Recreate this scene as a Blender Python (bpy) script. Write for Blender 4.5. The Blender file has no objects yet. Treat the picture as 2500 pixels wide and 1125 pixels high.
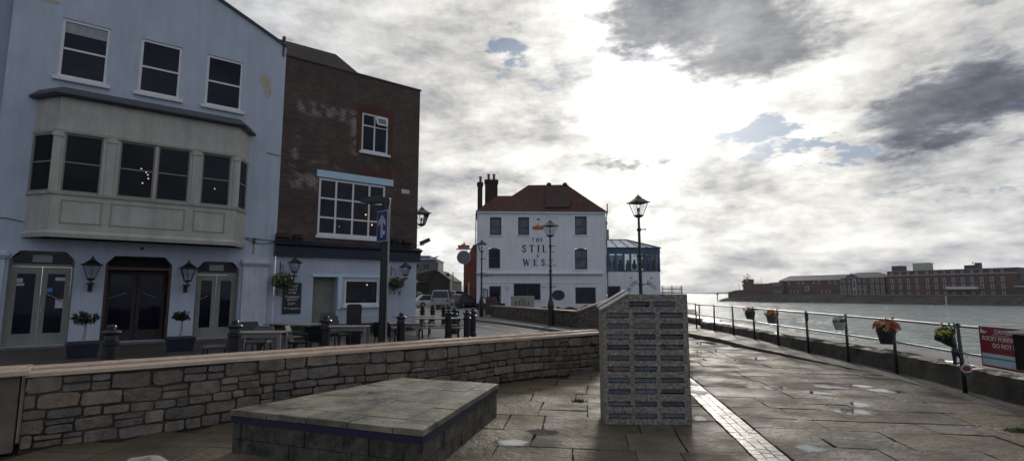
import bpy, math, random
from mathutils import Vector, Matrix
R = math.radians
SC = bpy.context.scene
COL = SC.collection
# ------------------------------------------------------------------ camera
EYE = 1.6
FOC = 1280.0                      # focal length in pixels of the 2500 px wide photograph
PITCH = math.atan(153.5 / FOC)
cd = bpy.data.cameras.new('camera'); cam = bpy.data.objects.new('camera', cd); COL.objects.link(cam)
cam.location = (0, 0, EYE); cam.rotation_euler = (R(90) + PITCH, 0, 0)
cd.sensor_width = 36; cd.lens = 36 * FOC / 2500; cd.clip_start = .1; cd.clip_end = 20000
SC.camera = cam
SC.view_settings.view_transform = 'Standard'; SC.view_settings.look = 'None'
SC.view_settings.exposure = 0; SC.view_settings.gamma = 1
SC.cycles.use_denoising = True
SC.cycles.max_bounces = 6; SC.cycles.diffuse_bounces = 3; SC.cycles.glossy_bounces = 3
SC.cycles.transparent_max_bounces = 12; SC.cycles.volume_bounces = 0
SC.cycles.caustics_reflective = False; SC.cycles.caustics_refractive = False

def ray(u, v):                    # direction seen at a pixel of the photograph (used as a survey instrument)
    x = (u - 1250) / FOC; z = (562.5 - v) / FOC
    c, s = math.cos(PITCH), math.sin(PITCH)
    return Vector((x, c - z * s, s + z * c))
def azel(u, v):
    d = ray(u, v).normalized()
    return math.atan2(d.x, d.y), math.asin(d.z)
def gnd(u, v, z=0.0):             # the point of the level z that is seen at a pixel
    d = ray(u, v); t = (z - EYE) / d.z
    return (d.x * t, d.y * t)
def at(u, v, Y):
    d = ray(u, v); t = Y / d.y
    return Vector((d.x * t, Y, EYE + d.z * t))

# ------------------------------------------------------------------ world: a broken, back-lit cloud deck over a Nishita sky
SUN_AZ, SUN_EL = azel(1590, 190)
W = bpy.data.worlds.new('World'); SC.world = W; W.use_nodes = True
nt = W.node_tree; nt.nodes.clear()
class E:                          # tiny expression builder for math nodes
    def __init__(s, k): s.k = k
    def op(a, o, b=None, c=None):
        n = nt.nodes.new('ShaderNodeMath'); n.operation = o
        for i, x in enumerate((a, b, c)):
            if x is None: continue
            if isinstance(x, E): nt.links.new(x.k, n.inputs[i])
            else: n.inputs[i].default_value = x
        return E(n.outputs[0])
    def __add__(a, b): return a.op('ADD', b)
    __radd__ = __add__
    def __sub__(a, b): return a.op('SUBTRACT', b)
    def __mul__(a, b): return a.op('MULTIPLY', b)
    __rmul__ = __mul__
    def __truediv__(a, b): return a.op('DIVIDE', b)
    def __rsub__(a, b): return a.op('MULTIPLY_ADD', -1., float(b))
    def exp(a): return a.op('EXPONENT')
    def clamp(a, lo=0., hi=1.): return a.op('MAXIMUM', lo).op('MINIMUM', hi)
tc = nt.nodes.new('ShaderNodeTexCoord'); sx = nt.nodes.new('ShaderNodeSeparateXYZ')
nt.links.new(tc.outputs['Generated'], sx.inputs[0])
X, Y, Z = (E(sx.outputs[i]) for i in range(3))
Zp = Z.op('MAXIMUM', 0.0)
def comb(a, b, c=0.):
    n = nt.nodes.new('ShaderNodeCombineXYZ')
    for i, x in enumerate((a, b, c)):
        if isinstance(x, E): nt.links.new(x.k, n.inputs[i])
        else: n.inputs[i].default_value = x
    return n.outputs[0]
def wnoise(vec, scale, detail=6, rough=.55, col=False):
    n = nt.nodes.new('ShaderNodeTexNoise'); nt.links.new(vec, n.inputs['Vector'])
    n.inputs['Scale'].default_value = scale; n.inputs['Detail'].default_value = detail; n.inputs['Roughness'].default_value = rough
    return n
plane = comb(X / (Zp + .16), Y / (Zp + .16), Zp * 1.5)
plane2 = comb(X * 1.5, Z * 3.4, Y * 1.5)
warp = wnoise(plane, 2.2, 6, .6); wsep = nt.nodes.new('ShaderNodeSeparateXYZ'); nt.links.new(warp.outputs['Color'], wsep.inputs[0])
WX, WY = E(wsep.outputs[0]) - .5, E(wsep.outputs[1]) - .5
wf = wnoise(plane, 9.0, 6, .62); wfs = nt.nodes.new('ShaderNodeSeparateXYZ'); nt.links.new(wf.outputs['Color'], wfs.inputs[0])
VX, VY = E(wfs.outputs[0]) - .5, E(wfs.outputs[1]) - .5
AZ0 = X.op('ARCTAN2', Y); EL0 = Zp.op('ARCSINE')
AZ = AZ0 + WX * .30 + VX * .12; EL = EL0 + WY * .16 + VY * .08
def blob(u, v, su, sv, amp):
    a, e = azel(u, v); du = su / 1400.; dv = sv / 1400.
    q = (AZ - a) / du; w = (EL - e) / dv
    return (q * q + w * w).op('MULTIPLY', -1.).exp() * amp
def total(lst):
    t = blob(*lst[0])
    for b in lst[1:]: t = t + blob(*b)
    return t
DARK = total([(1700, 20, 240, 110, 1.0), (1900, 110, 190, 90, .95), (1560, 40, 110, 80, .7), (2350, 265, 250, 66, 1.15), (2500, 150, 110, 60, .4),
              (1665, 285, 55, 20, .7), (1545, 390, 100, 24, .7), (880, 110, 240, 90, .38), (1130, 330, 130, 70, .35), (1270, 410, 190, 38, .5),
              (1330, 300, 90, 50, .3), (1480, 520, 80, 50, .5), (2350, 650, 420, 45, .35), (1780, 560, 120, 25, .35), (1100, 560, 90, 90, .3), (1250,130,60,40,.25)])
HOLE = total([(1300, 140, 60, 34, .9), (1870, 330, 110, 36, .95), (2010, 365, 110, 16, .7), (2330, 470, 190, 10, .5), (1330, 60, 90, 30, .25)])
N1 = E(wnoise(comb(X / (Zp + .30), Y / (Zp + .30), Zp * 2.2), 1.9, 9, .58).outputs[0]) - .5
N2 = E(wnoise(plane2, 5.0, 9, .62).outputs[0]) - .5
N3 = E(wnoise(plane2, 17., 7, .65).outputs[0]) - .5
# angle to the sun
sdir = Vector((math.sin(SUN_AZ) * math.cos(SUN_EL), math.cos(SUN_AZ) * math.cos(SUN_EL), math.sin(SUN_EL)))
cs = (X * sdir.x + Y * sdir.y + Z * sdir.z).clamp(-1., 1.)
th = cs.op('ARCCOSINE')
g1 = (th * th * (-1 / .16 ** 2)).exp(); g2 = (th * th * (-1 / .42 ** 2)).exp(); g3 = (th * th * (-1 / 1.1 ** 2)).exp()
g4 = (EL0 * EL0 * (-1 / .20 ** 2)).exp() * (th * th * (-1 / .75 ** 2)).exp()
LUM = .44 + g1 * .95 + g2 * .26 + g3 * .14 + g4 * .26
thick = (N1 * 2.3 + N2 * 1.6 + N3 * .85)
LUM = LUM * (1.02 - thick * (1.0 - g1 * .3)).clamp(.5, 1.7)
dk = ((DARK + N1 * .8 + N2 * .6 + N3 * .2 - .34) * 1.55).clamp(0., 1.); dk = dk * dk * (3.0 - dk * 2.0)
LUM = LUM * (1.0 - dk * (g1 * .12 + .62))
tintf = (g3 * 1.0 + g2 * .3 - dk * .55 - (thick.clamp(0., 1.) * .8)).clamp()
ccol = nt.nodes.new('ShaderNodeMix'); ccol.data_type = 'RGBA'
ccol.inputs['A'].default_value = (.84, .915, 1.11, 1); ccol.inputs['B'].default_value = (1.03, 1.01, .96, 1)
nt.links.new(tintf.k, ccol.inputs['Factor'])
cmul = nt.nodes.new('ShaderNodeVectorMath'); cmul.operation = 'SCALE'
nt.links.new(ccol.outputs['Result'], cmul.inputs[0]); nt.links.new(LUM.k, cmul.inputs['Scale'])
sky = nt.nodes.new('ShaderNodeTexSky'); sky.sky_type = 'NISHITA'; sky.sun_disc = False
sky.sun_elevation = SUN_EL; sky.sun_rotation = SUN_AZ
hcol = nt.nodes.new('ShaderNodeMix'); hcol.data_type = 'RGBA'; hcol.blend_type = 'MULTIPLY'; hcol.inputs['Factor'].default_value = 1; hcol.inputs['B'].default_value = (.60, .745, .97, 1); nt.links.new(sky.outputs[0], hcol.inputs['A'])
bgs = nt.nodes.new('ShaderNodeBackground'); nt.links.new(hcol.outputs['Result'], bgs.inputs[0]); bgs.inputs[1].default_value = .05
bgc = nt.nodes.new('ShaderNodeBackground'); nt.links.new(cmul.outputs[0], bgc.inputs[0]); bgc.inputs[1].default_value = 1.0
mx = nt.nodes.new('ShaderNodeMixShader')
hole = ((HOLE + N2 * 1.5 + N3 * .8 - .27) * 3.0).clamp(0., .9)
nt.links.new(hole.k, mx.inputs[0]); nt.links.new(bgc.outputs[0], mx.inputs[1]); nt.links.new(bgs.outputs[0], mx.inputs[2])
wo = nt.nodes.new('ShaderNodeOutputWorld'); nt.links.new(mx.outputs[0], wo.inputs['Surface'])
# ------------------------------------------------------------------ sun behind thin cloud
sl = bpy.data.lights.new('sun', 'SUN'); sl.energy = 1.3; sl.angle = R(10); sl.color = (1, .93, .82)
so = bpy.data.objects.new('sun', sl); COL.objects.link(so)
so.rotation_euler = (-sdir).to_track_quat('-Z', 'Y').to_euler()

# ------------------------------------------------------------------ object helpers
def tag(o, label=None, cat=None, group=None, kind=None):
    if label: o['label'] = label
    if cat: o['category'] = cat
    if group: o['group'] = group
    if kind: o['kind'] = kind
    return o
def empty(name, loc, rz=0., label=None, cat=None, group=None):
    o = bpy.data.objects.new(name, None); COL.objects.link(o); o.empty_display_size = .2
    o.location = loc if len(loc) == 3 else (loc[0], loc[1], 0); o.rotation_euler = (0, 0, rz)
    return tag(o, label, cat, group)
CH = {}
def copy_tree(o, parent=None):
    c = o.copy(); COL.objects.link(c)
    if parent: c.parent = parent; CH.setdefault(parent.name, []).append(c)
    for ch in CH.get(o.name, []): copy_tree(ch, c)
    return c
class MB:
    def __init__(s): s.v = []; s.f = []; s.c = []; s.cur = None; s.m = None; s.uvs = False
    def vert(s, p):
        p = Vector(p); s.v.append(s.m @ p if s.m is not None else p); return len(s.v) - 1
    def face(s, idx): s.f.append(tuple(idx)); s.c.append(s.cur)
    def poly(s, pts): s.face([s.vert(p) for p in pts])
    def box(s, x0, x1, y0, y1, z0, z1):
        a = [s.vert((x, y, z)) for z in (z0, z1) for x, y in ((x0, y0), (x1, y0), (x1, y1), (x0, y1))]
        for q in ((3, 2, 1, 0), (4, 5, 6, 7), (0, 1, 5, 4), (1, 2, 6, 5), (2, 3, 7, 6), (3, 0, 4, 7)): s.face([a[i] for i in q])
    def prism(s, pts, h0, h1, axis='z'):       # pts 2-D polygon, extruded along an axis
        def P(a, b, h): return {'z': (a, b, h), 'y': (a, h, b), 'x': (h, a, b)}[axis]
        n = len(pts); a = [s.vert(P(x, y, h0)) for x, y in pts]; b = [s.vert(P(x, y, h1)) for x, y in pts]
        s.face(a[::-1]); s.face(b)
        for i in range(n): j = (i + 1) % n; s.face((a[i], a[j], b[j], b[i]))
    def loft(s, rings, cap=True):
        n = len(rings[0]); ids = [[s.vert(p) for p in r] for r in rings]
        for k in range(len(ids) - 1):
            for i in range(n): j = (i + 1) % n; s.face((ids[k][i], ids[k][j], ids[k + 1][j], ids[k + 1][i]))
        if cap: s.face(ids[0][::-1]); s.face(ids[-1])
    def tube(s, pts, r, n=8, cap=True):
        pts = [Vector(p) for p in pts]; rs = r if isinstance(r, (list, tuple)) else [r] * len(pts)
        rings = []; up = None
        for i, p in enumerate(pts):
            t = (pts[min(i + 1, len(pts) - 1)] - pts[max(i - 1, 0)]).normalized()
            if up is None: up = Vector((0, 0, 1)) if abs(t.z) < .9 else Vector((1, 0, 0))
            a = t.cross(up).normalized(); b = a.cross(t).normalized(); up = b
            rings.append([p + (a * math.cos(k * 2 * math.pi / n) + b * math.sin(k * 2 * math.pi / n)) * rs[i] for k in range(n)])
        s.loft(rings, cap)
    def lathe(s, prof, c=(0, 0, 0), n=16, sq=False):
        rings = []
        for r, z in prof: rings.append([(c[0] + r * math.cos((k + (.5 if sq else 0)) * 2 * math.pi / n), c[1] + r * math.sin((k + (.5 if sq else 0)) * 2 * math.pi / n), c[2] + z) for k in range(n)])
        s.loft(rings)
    def ball(s, c, r, n=8, m=6, sc=(1, 1, 1)):
        rings = []
        for k in range(m + 1):
            a = math.pi * k / m; rr = max(math.sin(a), .02) * r
            rings.append([(c[0] + rr * math.cos(i * 2 * math.pi / n) * sc[0], c[1] + rr * math.sin(i * 2 * math.pi / n) * sc[1], c[2] - r * math.cos(a) * sc[2]) for i in range(n)])
        s.loft(rings)
    def build(s, name, mat, parent=None, smooth=False, bevel=0., loc=None):
        me = bpy.data.meshes.new(name); me.from_pydata([tuple(v) for v in s.v], [], s.f)
        if any(c is not None for c in s.c):
            ca = me.color_attributes.new('Col', 'FLOAT_COLOR', 'CORNER'); k = 0
            for p, c in zip(me.polygons, s.c):
                c = c or (1, 1, 1)
                for _ in range(p.loop_total): ca.data[k].color = (c[0], c[1], c[2], 1); k += 1
        me.materials.append(mat)
        if smooth:
            for p in me.polygons: p.use_smooth = True
        o = bpy.data.objects.new(name, me); COL.objects.link(o)
        if loc is not None: o.location = loc
        if parent is not None: o.parent = parent; CH.setdefault(parent.name, []).append(o)
        if bevel:
            b = o.modifiers.new('bevel', 'BEVEL'); b.width = bevel; b.segments = 2; b.limit_method = 'ANGLE'; b.angle_limit = R(40)
        return o
def part(name, mat, parent, *boxes, bevel=0.):
    m = MB()
    for b in boxes: m.box(*b)
    return m.build(name, mat, parent, bevel=bevel)

# ------------------------------------------------------------------ materials
def M(name, col, rough=.7, var=.15, scale=4., bump=0., bscale=40., metal=0., spec=.5, attr=False, col2=None, fine=.0, rvar=0., detail=5, bdist=.01, streak=0.):
    m = bpy.data.materials.new(name); m.use_nodes = True; t = m.node_tree; N = t.nodes; L = t.links
    p = N['Principled BSDF']; p.inputs['Metallic'].default_value = metal; p.inputs['Specular IOR Level'].default_value = spec
    co = N.new('ShaderNodeTexCoord')
    no = N.new('ShaderNodeTexNoise'); no.inputs['Scale'].default_value = scale; no.inputs['Detail'].default_value = detail; no.inputs['Roughness'].default_value = .65
    L.new(co.outputs['Object'], no.inputs['Vector'])
    rp = N.new('ShaderNodeMapRange'); rp.inputs[1].default_value = .3; rp.inputs[2].default_value = .7; L.new(no.outputs[0], rp.inputs[0])
    mix = N.new('ShaderNodeMix'); mix.data_type = 'RGBA'; L.new(rp.outputs[0], mix.inputs['Factor'])
    a = [max(0, c * (1 - var)) for c in col]; b = [c * (1 + var) for c in (col if col2 is None else col)]
    if col2 is not None: b = col2
    mix.inputs['A'].default_value = (*a, 1); mix.inputs['B'].default_value = (*b, 1)
    out = mix.outputs['Result']
    if attr:
        at_ = N.new('ShaderNodeVertexColor'); at_.layer_name = 'Col'
        mm = N.new('ShaderNodeMix'); mm.data_type = 'RGBA'; mm.blend_type = 'MULTIPLY'; mm.inputs['Factor'].default_value = 1
        L.new(out, mm.inputs['A']); L.new(at_.outputs['Color'], mm.inputs['B']); out = mm.outputs['Result']
    if streak:      # rain streaks and grime that run down the surface
        mpp = N.new('ShaderNodeMapping'); mpp.inputs['Scale'].default_value = (2.6, 2.6, .22); L.new(co.outputs['Object'], mpp.inputs[0])
        ns = N.new('ShaderNodeTexNoise'); ns.inputs['Scale'].default_value = 1.6; ns.inputs['Detail'].default_value = 9; ns.inputs['Roughness'].default_value = .7; L.new(mpp.outputs[0], ns.inputs['Vector'])
        rs = N.new('ShaderNodeMapRange'); rs.inputs[1].default_value = .42; rs.inputs[2].default_value = .72; rs.inputs[3].default_value = 1.04; rs.inputs[4].default_value = 1 - streak; L.new(ns.outputs[0], rs.inputs[0])
        vs = N.new('ShaderNodeVectorMath'); vs.operation = 'SCALE'; L.new(out, vs.inputs[0]); L.new(rs.outputs[0], vs.inputs['Scale']); out = vs.outputs[0]
    L.new(out, p.inputs['Base Color'])
    p.inputs['Roughness'].default_value = rough
    if rvar:
        n3 = N.new('ShaderNodeTexNoise'); n3.inputs['Scale'].default_value = scale * .7; n3.inputs['Detail'].default_value = 4; L.new(co.outputs['Object'], n3.inputs['Vector'])
        r3 = N.new('ShaderNodeMapRange'); r3.inputs[1].default_value = .35; r3.inputs[2].default_value = .65; r3.inputs[3].default_value = rough - rvar; r3.inputs[4].default_value = rough + rvar
        L.new(n3.outputs[0], r3.inputs[0]); L.new(r3.outputs[0], p.inputs['Roughness'])
    if bump:
        n2 = N.new('ShaderNodeTexNoise'); n2.inputs['Scale'].default_value = bscale; n2.inputs['Detail'].default_value = 6; n2.inputs['Roughness'].default_value = .65
        L.new(co.outputs['Object'], n2.inputs['Vector'])
        bp = N.new('ShaderNodeBump'); bp.inputs['Strength'].default_value = bump; bp.inputs['Distance'].default_value = bdist
        L.new(n2.outputs[0], bp.inputs['Height']); L.new(bp.outputs[0], p.inputs['Normal'])
    return m
def brick_mat(name, c1, c2, mortar, bw=.22, bh=.075, ms=.010, rough=.85, axes='xz', bump=.6, patch=None, dirt=.3, squash=1):
    m = bpy.data.materials.new(name); m.use_nodes = True; t = m.node_tree; N = t.nodes; L = t.links; p = N['Principled BSDF']
    co = N.new('ShaderNodeTexCoord'); se = N.new('ShaderNodeSeparateXYZ'); L.new(co.outputs['Object'], se.inputs[0])
    cb = N.new('ShaderNodeCombineXYZ'); ix = {'x': 0, 'y': 1, 'z': 2}
    if axes == 'wz':     # any vertical wall: horizontal run = x + y
        ad = N.new('ShaderNodeMath'); ad.operation = 'ADD'; L.new(se.outputs[0], ad.inputs[0]); L.new(se.outputs[1], ad.inputs[1]); L.new(ad.outputs[0], cb.inputs[0]); L.new(se.outputs[2], cb.inputs[1])
    else:
        L.new(se.outputs[ix[axes[0]]], cb.inputs[0]); L.new(se.outputs[ix[axes[1]]], cb.inputs[1])
    br = N.new('ShaderNodeTexBrick'); L.new(cb.outputs[0], br.inputs['Vector']); br.inputs['Scale'].default_value = 1
    br.inputs['Color1'].default_value = (*c1, 1); br.inputs['Color2'].default_value = (*c2, 1); br.inputs['Mortar'].default_value = (*mortar, 1)
    br.inputs['Mortar Size'].default_value = ms; br.inputs['Brick Width'].default_value = bw; br.inputs['Row Height'].default_value = bh; br.inputs['Bias'].default_value = -.1
    br.inputs['Mortar Smooth'].default_value = .2
    no = N.new('ShaderNodeTexNoise'); no.inputs['Scale'].default_value = .9; no.inputs['Detail'].default_value = 8; no.inputs['Roughness'].default_value = .7; L.new(co.outputs['Object'], no.inputs['Vector'])
    rp = N.new('ShaderNodeMapRange'); rp.inputs[1].default_value = .3; rp.inputs[2].default_value = .7; rp.inputs[3].default_value = 1 - dirt; rp.inputs[4].default_value = 1 + dirt; L.new(no.outputs[0], rp.inputs[0])
    sc = N.new('ShaderNodeVectorMath'); sc.operation = 'SCALE'; L.new(br.outputs['Color'], sc.inputs[0]); L.new(rp.outputs[0], sc.inputs['Scale'])
    out = sc.outputs[0]
    for (x0, x1, z0, z1, colr, thr, gain) in (patch or []):    # lime bloom left in the joints of an old patch
        f = None
        for sock, lo, hi in ((se.outputs[0], x0, x1), (se.outputs[2], z0, z1)):
            a = N.new('ShaderNodeMapRange'); a.interpolation_type = 'SMOOTHSTEP'; a.inputs[1].default_value = lo - .12; a.inputs[2].default_value = lo + .12; L.new(sock, a.inputs[0])
            b = N.new('ShaderNodeMapRange'); b.interpolation_type = 'SMOOTHSTEP'; b.inputs[1].default_value = hi - .12; b.inputs[2].default_value = hi + .12; b.inputs[3].default_value = 1; b.inputs[4].default_value = 0; L.new(sock, b.inputs[0])
            for q in (a, b):
                if f is None: f = q.outputs[0]
                else:
                    mu = N.new('ShaderNodeMath'); mu.operation = 'MULTIPLY'; L.new(f, mu.inputs[0]); L.new(q.outputs[0], mu.inputs[1]); f = mu.outputs[0]
        n4 = N.new('ShaderNodeTexNoise'); n4.inputs['Scale'].default_value = 2.5; n4.inputs['Detail'].default_value = 6; L.new(co.outputs['Object'], n4.inputs['Vector'])
        r4 = N.new('ShaderNodeMapRange'); r4.inputs[1].default_value = thr; r4.inputs[2].default_value = thr + .12; L.new(n4.outputs[0], r4.inputs[0])
        # more in the mortar than on the brick
        m5 = N.new('ShaderNodeMath'); m5.operation = 'MULTIPLY_ADD'; L.new(br.outputs['Fac'], m5.inputs[0]); m5.inputs[1].default_value = gain; m5.inputs[2].default_value = .12
        m6 = N.new('ShaderNodeMath'); m6.operation = 'MULTIPLY'; L.new(m5.outputs[0], m6.inputs[0]); L.new(r4.outputs[0], m6.inputs[1])
        m7 = N.new('ShaderNodeMath'); m7.operation = 'MULTIPLY'; L.new(m6.outputs[0], m7.inputs[0]); L.new(f, m7.inputs[1]); m7.use_clamp = True
        mm = N.new('ShaderNodeMix'); mm.data_type = 'RGBA'; L.new(m7.outputs[0], mm.inputs['Factor']); L.new(out, mm.inputs['A']); mm.inputs['B'].default_value = (*colr, 1); out = mm.outputs['Result']
    L.new(out, p.inputs['Base Color']); p.inputs['Roughness'].default_value = rough
    if bump:
        bp = N.new('ShaderNodeBump'); bp.inputs['Strength'].default_value = bump; bp.inputs['Distance'].default_value = .01; bp.invert = True
        L.new(br.outputs['Fac'], bp.inputs['Height']); L.new(bp.outputs[0], p.inputs['Normal'])
    return m
def glass_mat(name, tint=(.9, .95, 1), clear=.75, rough=.03, ior=1.5):
    m = bpy.data.materials.new(name); m.use_nodes = True; t = m.node_tree; N = t.nodes; L = t.links; N.clear()
    tr = N.new('ShaderNodeBsdfTransparent'); tr.inputs[0].default_value = (*tint, 1)
    gl = N.new('ShaderNodeBsdfGlossy'); gl.inputs['Roughness'].default_value = rough
    df = N.new('ShaderNodeBsdfDiffuse'); df.inputs[0].default_value = (.02, .022, .034, 1)
    fr = N.new('ShaderNodeFresnel'); fr.inputs[0].default_value = ior
    a = N.new('ShaderNodeMixShader'); a.inputs[0].default_value = 1 - clear; L.new(tr.outputs[0], a.inputs[1]); L.new(df.outputs[0], a.inputs[2])
    b = N.new('ShaderNodeMixShader'); L.new(fr.outputs[0], b.inputs[0]); L.new(a.outputs[0], b.inputs[1]); L.new(gl.outputs[0], b.inputs[2])
    o = N.new('ShaderNodeOutputMaterial'); L.new(b.outputs[0], o.inputs[0]); return m
def emit_mat(name, col, s):
    m = bpy.data.materials.new(name); m.use_nodes = True; p = m.node_tree.nodes['Principled BSDF']
    p.inputs['Base Color'].default_value = (*col, 1); p.inputs['Emission Color'].default_value = (*col, 1); p.inputs['Emission Strength'].default_value = s; return m
K = {}
K['blue'] = M('blue_render', (.42, .465, .54), .8, .09, .8, .35, 60, streak=.11)
K['blue2'] = M('blue_render_neighbour', (.33, .38, .48), .8, .09, 1.2, .35, 60, streak=.14)
K['paleblue'] = M('pale_blue_paint', (.50, .62, .72), .7, .08, 1.5, .25, 40)
K['lintel'] = M('lintel_paint', (.42, .58, .68), .6, .06, 3)
K['cream'] = M('cream_paint', (.41, .40, .345), .6, .12, 2.2, .25, 25, streak=.2)
K['doorcream'] = M('door_cream_paint', (.22, .225, .185), .55, .12, 2.5, streak=.2)
K['white'] = M('white_paint', (.66, .66, .66), .55, .06, 3)
K['offwhite'] = M('pub_white_render', (.70, .71, .74), .75, .05, .5, .2, 20, streak=.13)
K['navy'] = M('navy_paint', (.014, .018, .035), .5, .2, 2)
K['navyframe'] = M('navy_frame_paint', (.012, .022, .05), .4, .2, 2)
K['bluframe'] = M('blue_frame_paint', (.03, .075, .15), .4, .1, 2)
K['glass'] = M('dark_window_glass', (.007, .008, .018), .05, .6, .9, .12, 1.6, spec=.22)
K['glassb'] = M('pub_window_glass', (.07, .08, .10), .12, .6, 1.4)
K['clear'] = glass_mat('clear_glass', (.5, .53, .6), .85, ior=1.33)
K['lampglass'] = glass_mat('lantern_glass', (.95, .97, .98), .97, ior=1.12)
K['black'] = M('black_iron', (.008, .008, .009), .38, .3, 8, .15, 60)
K['bollard'] = M('bollard_paint', (.010, .011, .014), .34, .3, 8, .15, 30)
K['slate'] = M('lead_slate', (.045, .05, .06), .5, .25, 3, .3, 20)
K['wood'] = M('weathered_wood', (.20, .19, .17), .55, .3, 6, .4, 30, rvar=.12)
K['darkwood'] = M('dark_wood', (.025, .022, .02), .6, .3, 5)
K['redwood'] = M('red_brown_door_wood', (.075, .026, .018), .5, .25, 4)
K['rattan'] = M('grey_rattan', (.055, .06, .07), .6, .3, 60, .6, 120)
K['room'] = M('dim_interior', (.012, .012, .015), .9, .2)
K['curtain'] = M('net_curtain', (.30, .32, .33), .9, .15, 8)
class Frame:      # a vertical plane: local x runs along it, local y goes into it (away from the viewer), z is up
    def __init__(s, A, ang): s.A = A; s.a = ang; s.d = (math.cos(ang), math.sin(ang)); s.n = (-s.d[1], s.d[0])
    def hit(s, u, v, y=0.):
        r = ray(u, v); ax, ay = s.A[0] + s.n[0] * y, s.A[1] + s.n[1] * y
        t = (ax * s.n[0] + ay * s.n[1]) / (r.x * s.n[0] + r.y * s.n[1])
        return ((r.x * t - s.A[0]) * s.d[0] + (r.y * t - s.A[1]) * s.d[1], EYE + r.z * t)
    def xs(s, u, v, y=0.): return s.hit(u, v, y)[0]
    def zs(s, u, v, y=0.): return s.hit(u, v, y)[1]
    def loc(s, x, y, z=0.): return (s.A[0] + s.d[0] * x + s.n[0] * y, s.A[1] + s.d[1] * x + s.n[1] * y, z)
    def inv(s, p): dx, dy = p[0] - s.A[0], p[1] - s.A[1]; return (dx * s.d[0] + dy * s.d[1], dx * s.n[0] + dy * s.n[1])
def wall_open(mb, x0, x1, z0, z1, holes, depth, y=0.):
    xs = sorted({x0, x1, *[h[0] for h in holes], *[h[1] for h in holes]}); zs = sorted({z0, z1, *[h[2] for h in holes], *[h[3] for h in holes]})
    xs = [x for x in xs if x0 <= x <= x1]; zs = [z for z in zs if z0 <= z <= z1]
    for i in range(len(xs) - 1):
        for j in range(len(zs) - 1):
            cx, cz = (xs[i] + xs[i + 1]) / 2, (zs[j] + zs[j + 1]) / 2
            if any(h[0] < cx < h[1] and h[2] < cz < h[3] for h in holes): continue
            mb.poly([(xs[i], y, zs[j]), (xs[i + 1], y, zs[j]), (xs[i + 1], y, zs[j + 1]), (xs[i], y, zs[j + 1])])
    for h in holes:
        a, b, c, e = h[:4]; dp = h[4] if len(h) > 4 else depth; k = y + dp
        mb.poly([(a, y, c), (a, y, e), (a, k, e), (a, k, c)]); mb.poly([(b, y, c), (b, k, c), (b, k, e), (b, y, e)])
        mb.poly([(a, y, e), (b, y, e), (b, k, e), (a, k, e)]); mb.poly([(a, y, c), (a, k, c), (b, k, c), (b, y, c)])

def rubble(mb, L, H, rng, ch=(.065, .15), sw=(.14, .46), gap=.009, dep=.035, z0=0., pal=None, Hf=None, wob=.02, y=0.):
    """random coursed rubble on the local plane y=0, stones standing out towards -y"""
    pal = pal or [(1, 1, 1)]
    z = z0; ph = rng.uniform(0, 6)
    while z < z0 + H - .03:
        h = min(rng.uniform(*ch), z0 + H - z)
        if z0 + H - (z + h) < .045: h = z0 + H - z
        x = -rng.uniform(0, .2)
        while x < L:
            w = rng.uniform(*sw) * (.6 + h / .15 * .55); xa, xb = max(x, 0), min(x + w, L)
            x += w
            if xb - xa < .05: continue
            hs = [(z, h)]
            if h > .105 and w < .3 and rng.random() < .36: k = rng.uniform(.4, .6); hs = [(z, h * k), (z + h * k, h * (1 - k))]
            for zz, hh in hs:
                top = Hf((xa + xb) / 2) if Hf else 1e9
                if zz > top - .04: continue
                hh = min(hh, top - zz)
                cx, cz = (xa + xb) / 2, zz + hh / 2; a, b = (xb - xa) / 2 - gap * rng.uniform(.3, 1.2), hh / 2 - gap * rng.uniform(.3, 1.1)
                a = max(a, .02); b = max(b, .015)
                n = 14; e = rng.uniform(.18, .5); pts = []
                w0 = wob * math.sin(cx * 1.7 + ph)
                sk = rng.uniform(-.06, .06)
                for k in range(n):
                    t = 2 * math.pi * (k + .5) / n; c_, s_ = math.cos(t), math.sin(t)
                    px = a * math.copysign(abs(c_) ** e, c_); pz = b * math.copysign(abs(s_) ** e, s_)
                    pts.append((px * (1 + rng.uniform(-.035, .035)), pz * (1 + rng.uniform(-.15, .07)) + px * sk * .4))
                d = dep * rng.uniform(.5, 1.25); c = rng.choice(pal); f = rng.uniform(.78, 1.2)
                mb.cur = (c[0] * f, c[1] * f, c[2] * f)
                tx, tz = rng.uniform(-.05, .05), rng.uniform(-.12, .12)
                rings = []
                for sc_, dy in ((1, 0), (1, d * .62), (.95, d * .92), (.80, d)):
                    rings.append([(cx + px * (1 - (1 - sc_) * min(1, .06 / max(a, .06)) * 1.0) , y - dy - (px * tx + pz * tz) * (dy / d), cz + w0 + pz * (1 - (1 - sc_) * .8)) for px, pz in pts])
                mb.loft(rings[::-1], cap=False); mb.face([len(mb.v) - 4 * n + i for i in range(n)][::-1])
        z += h
    mb.cur = None

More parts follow.
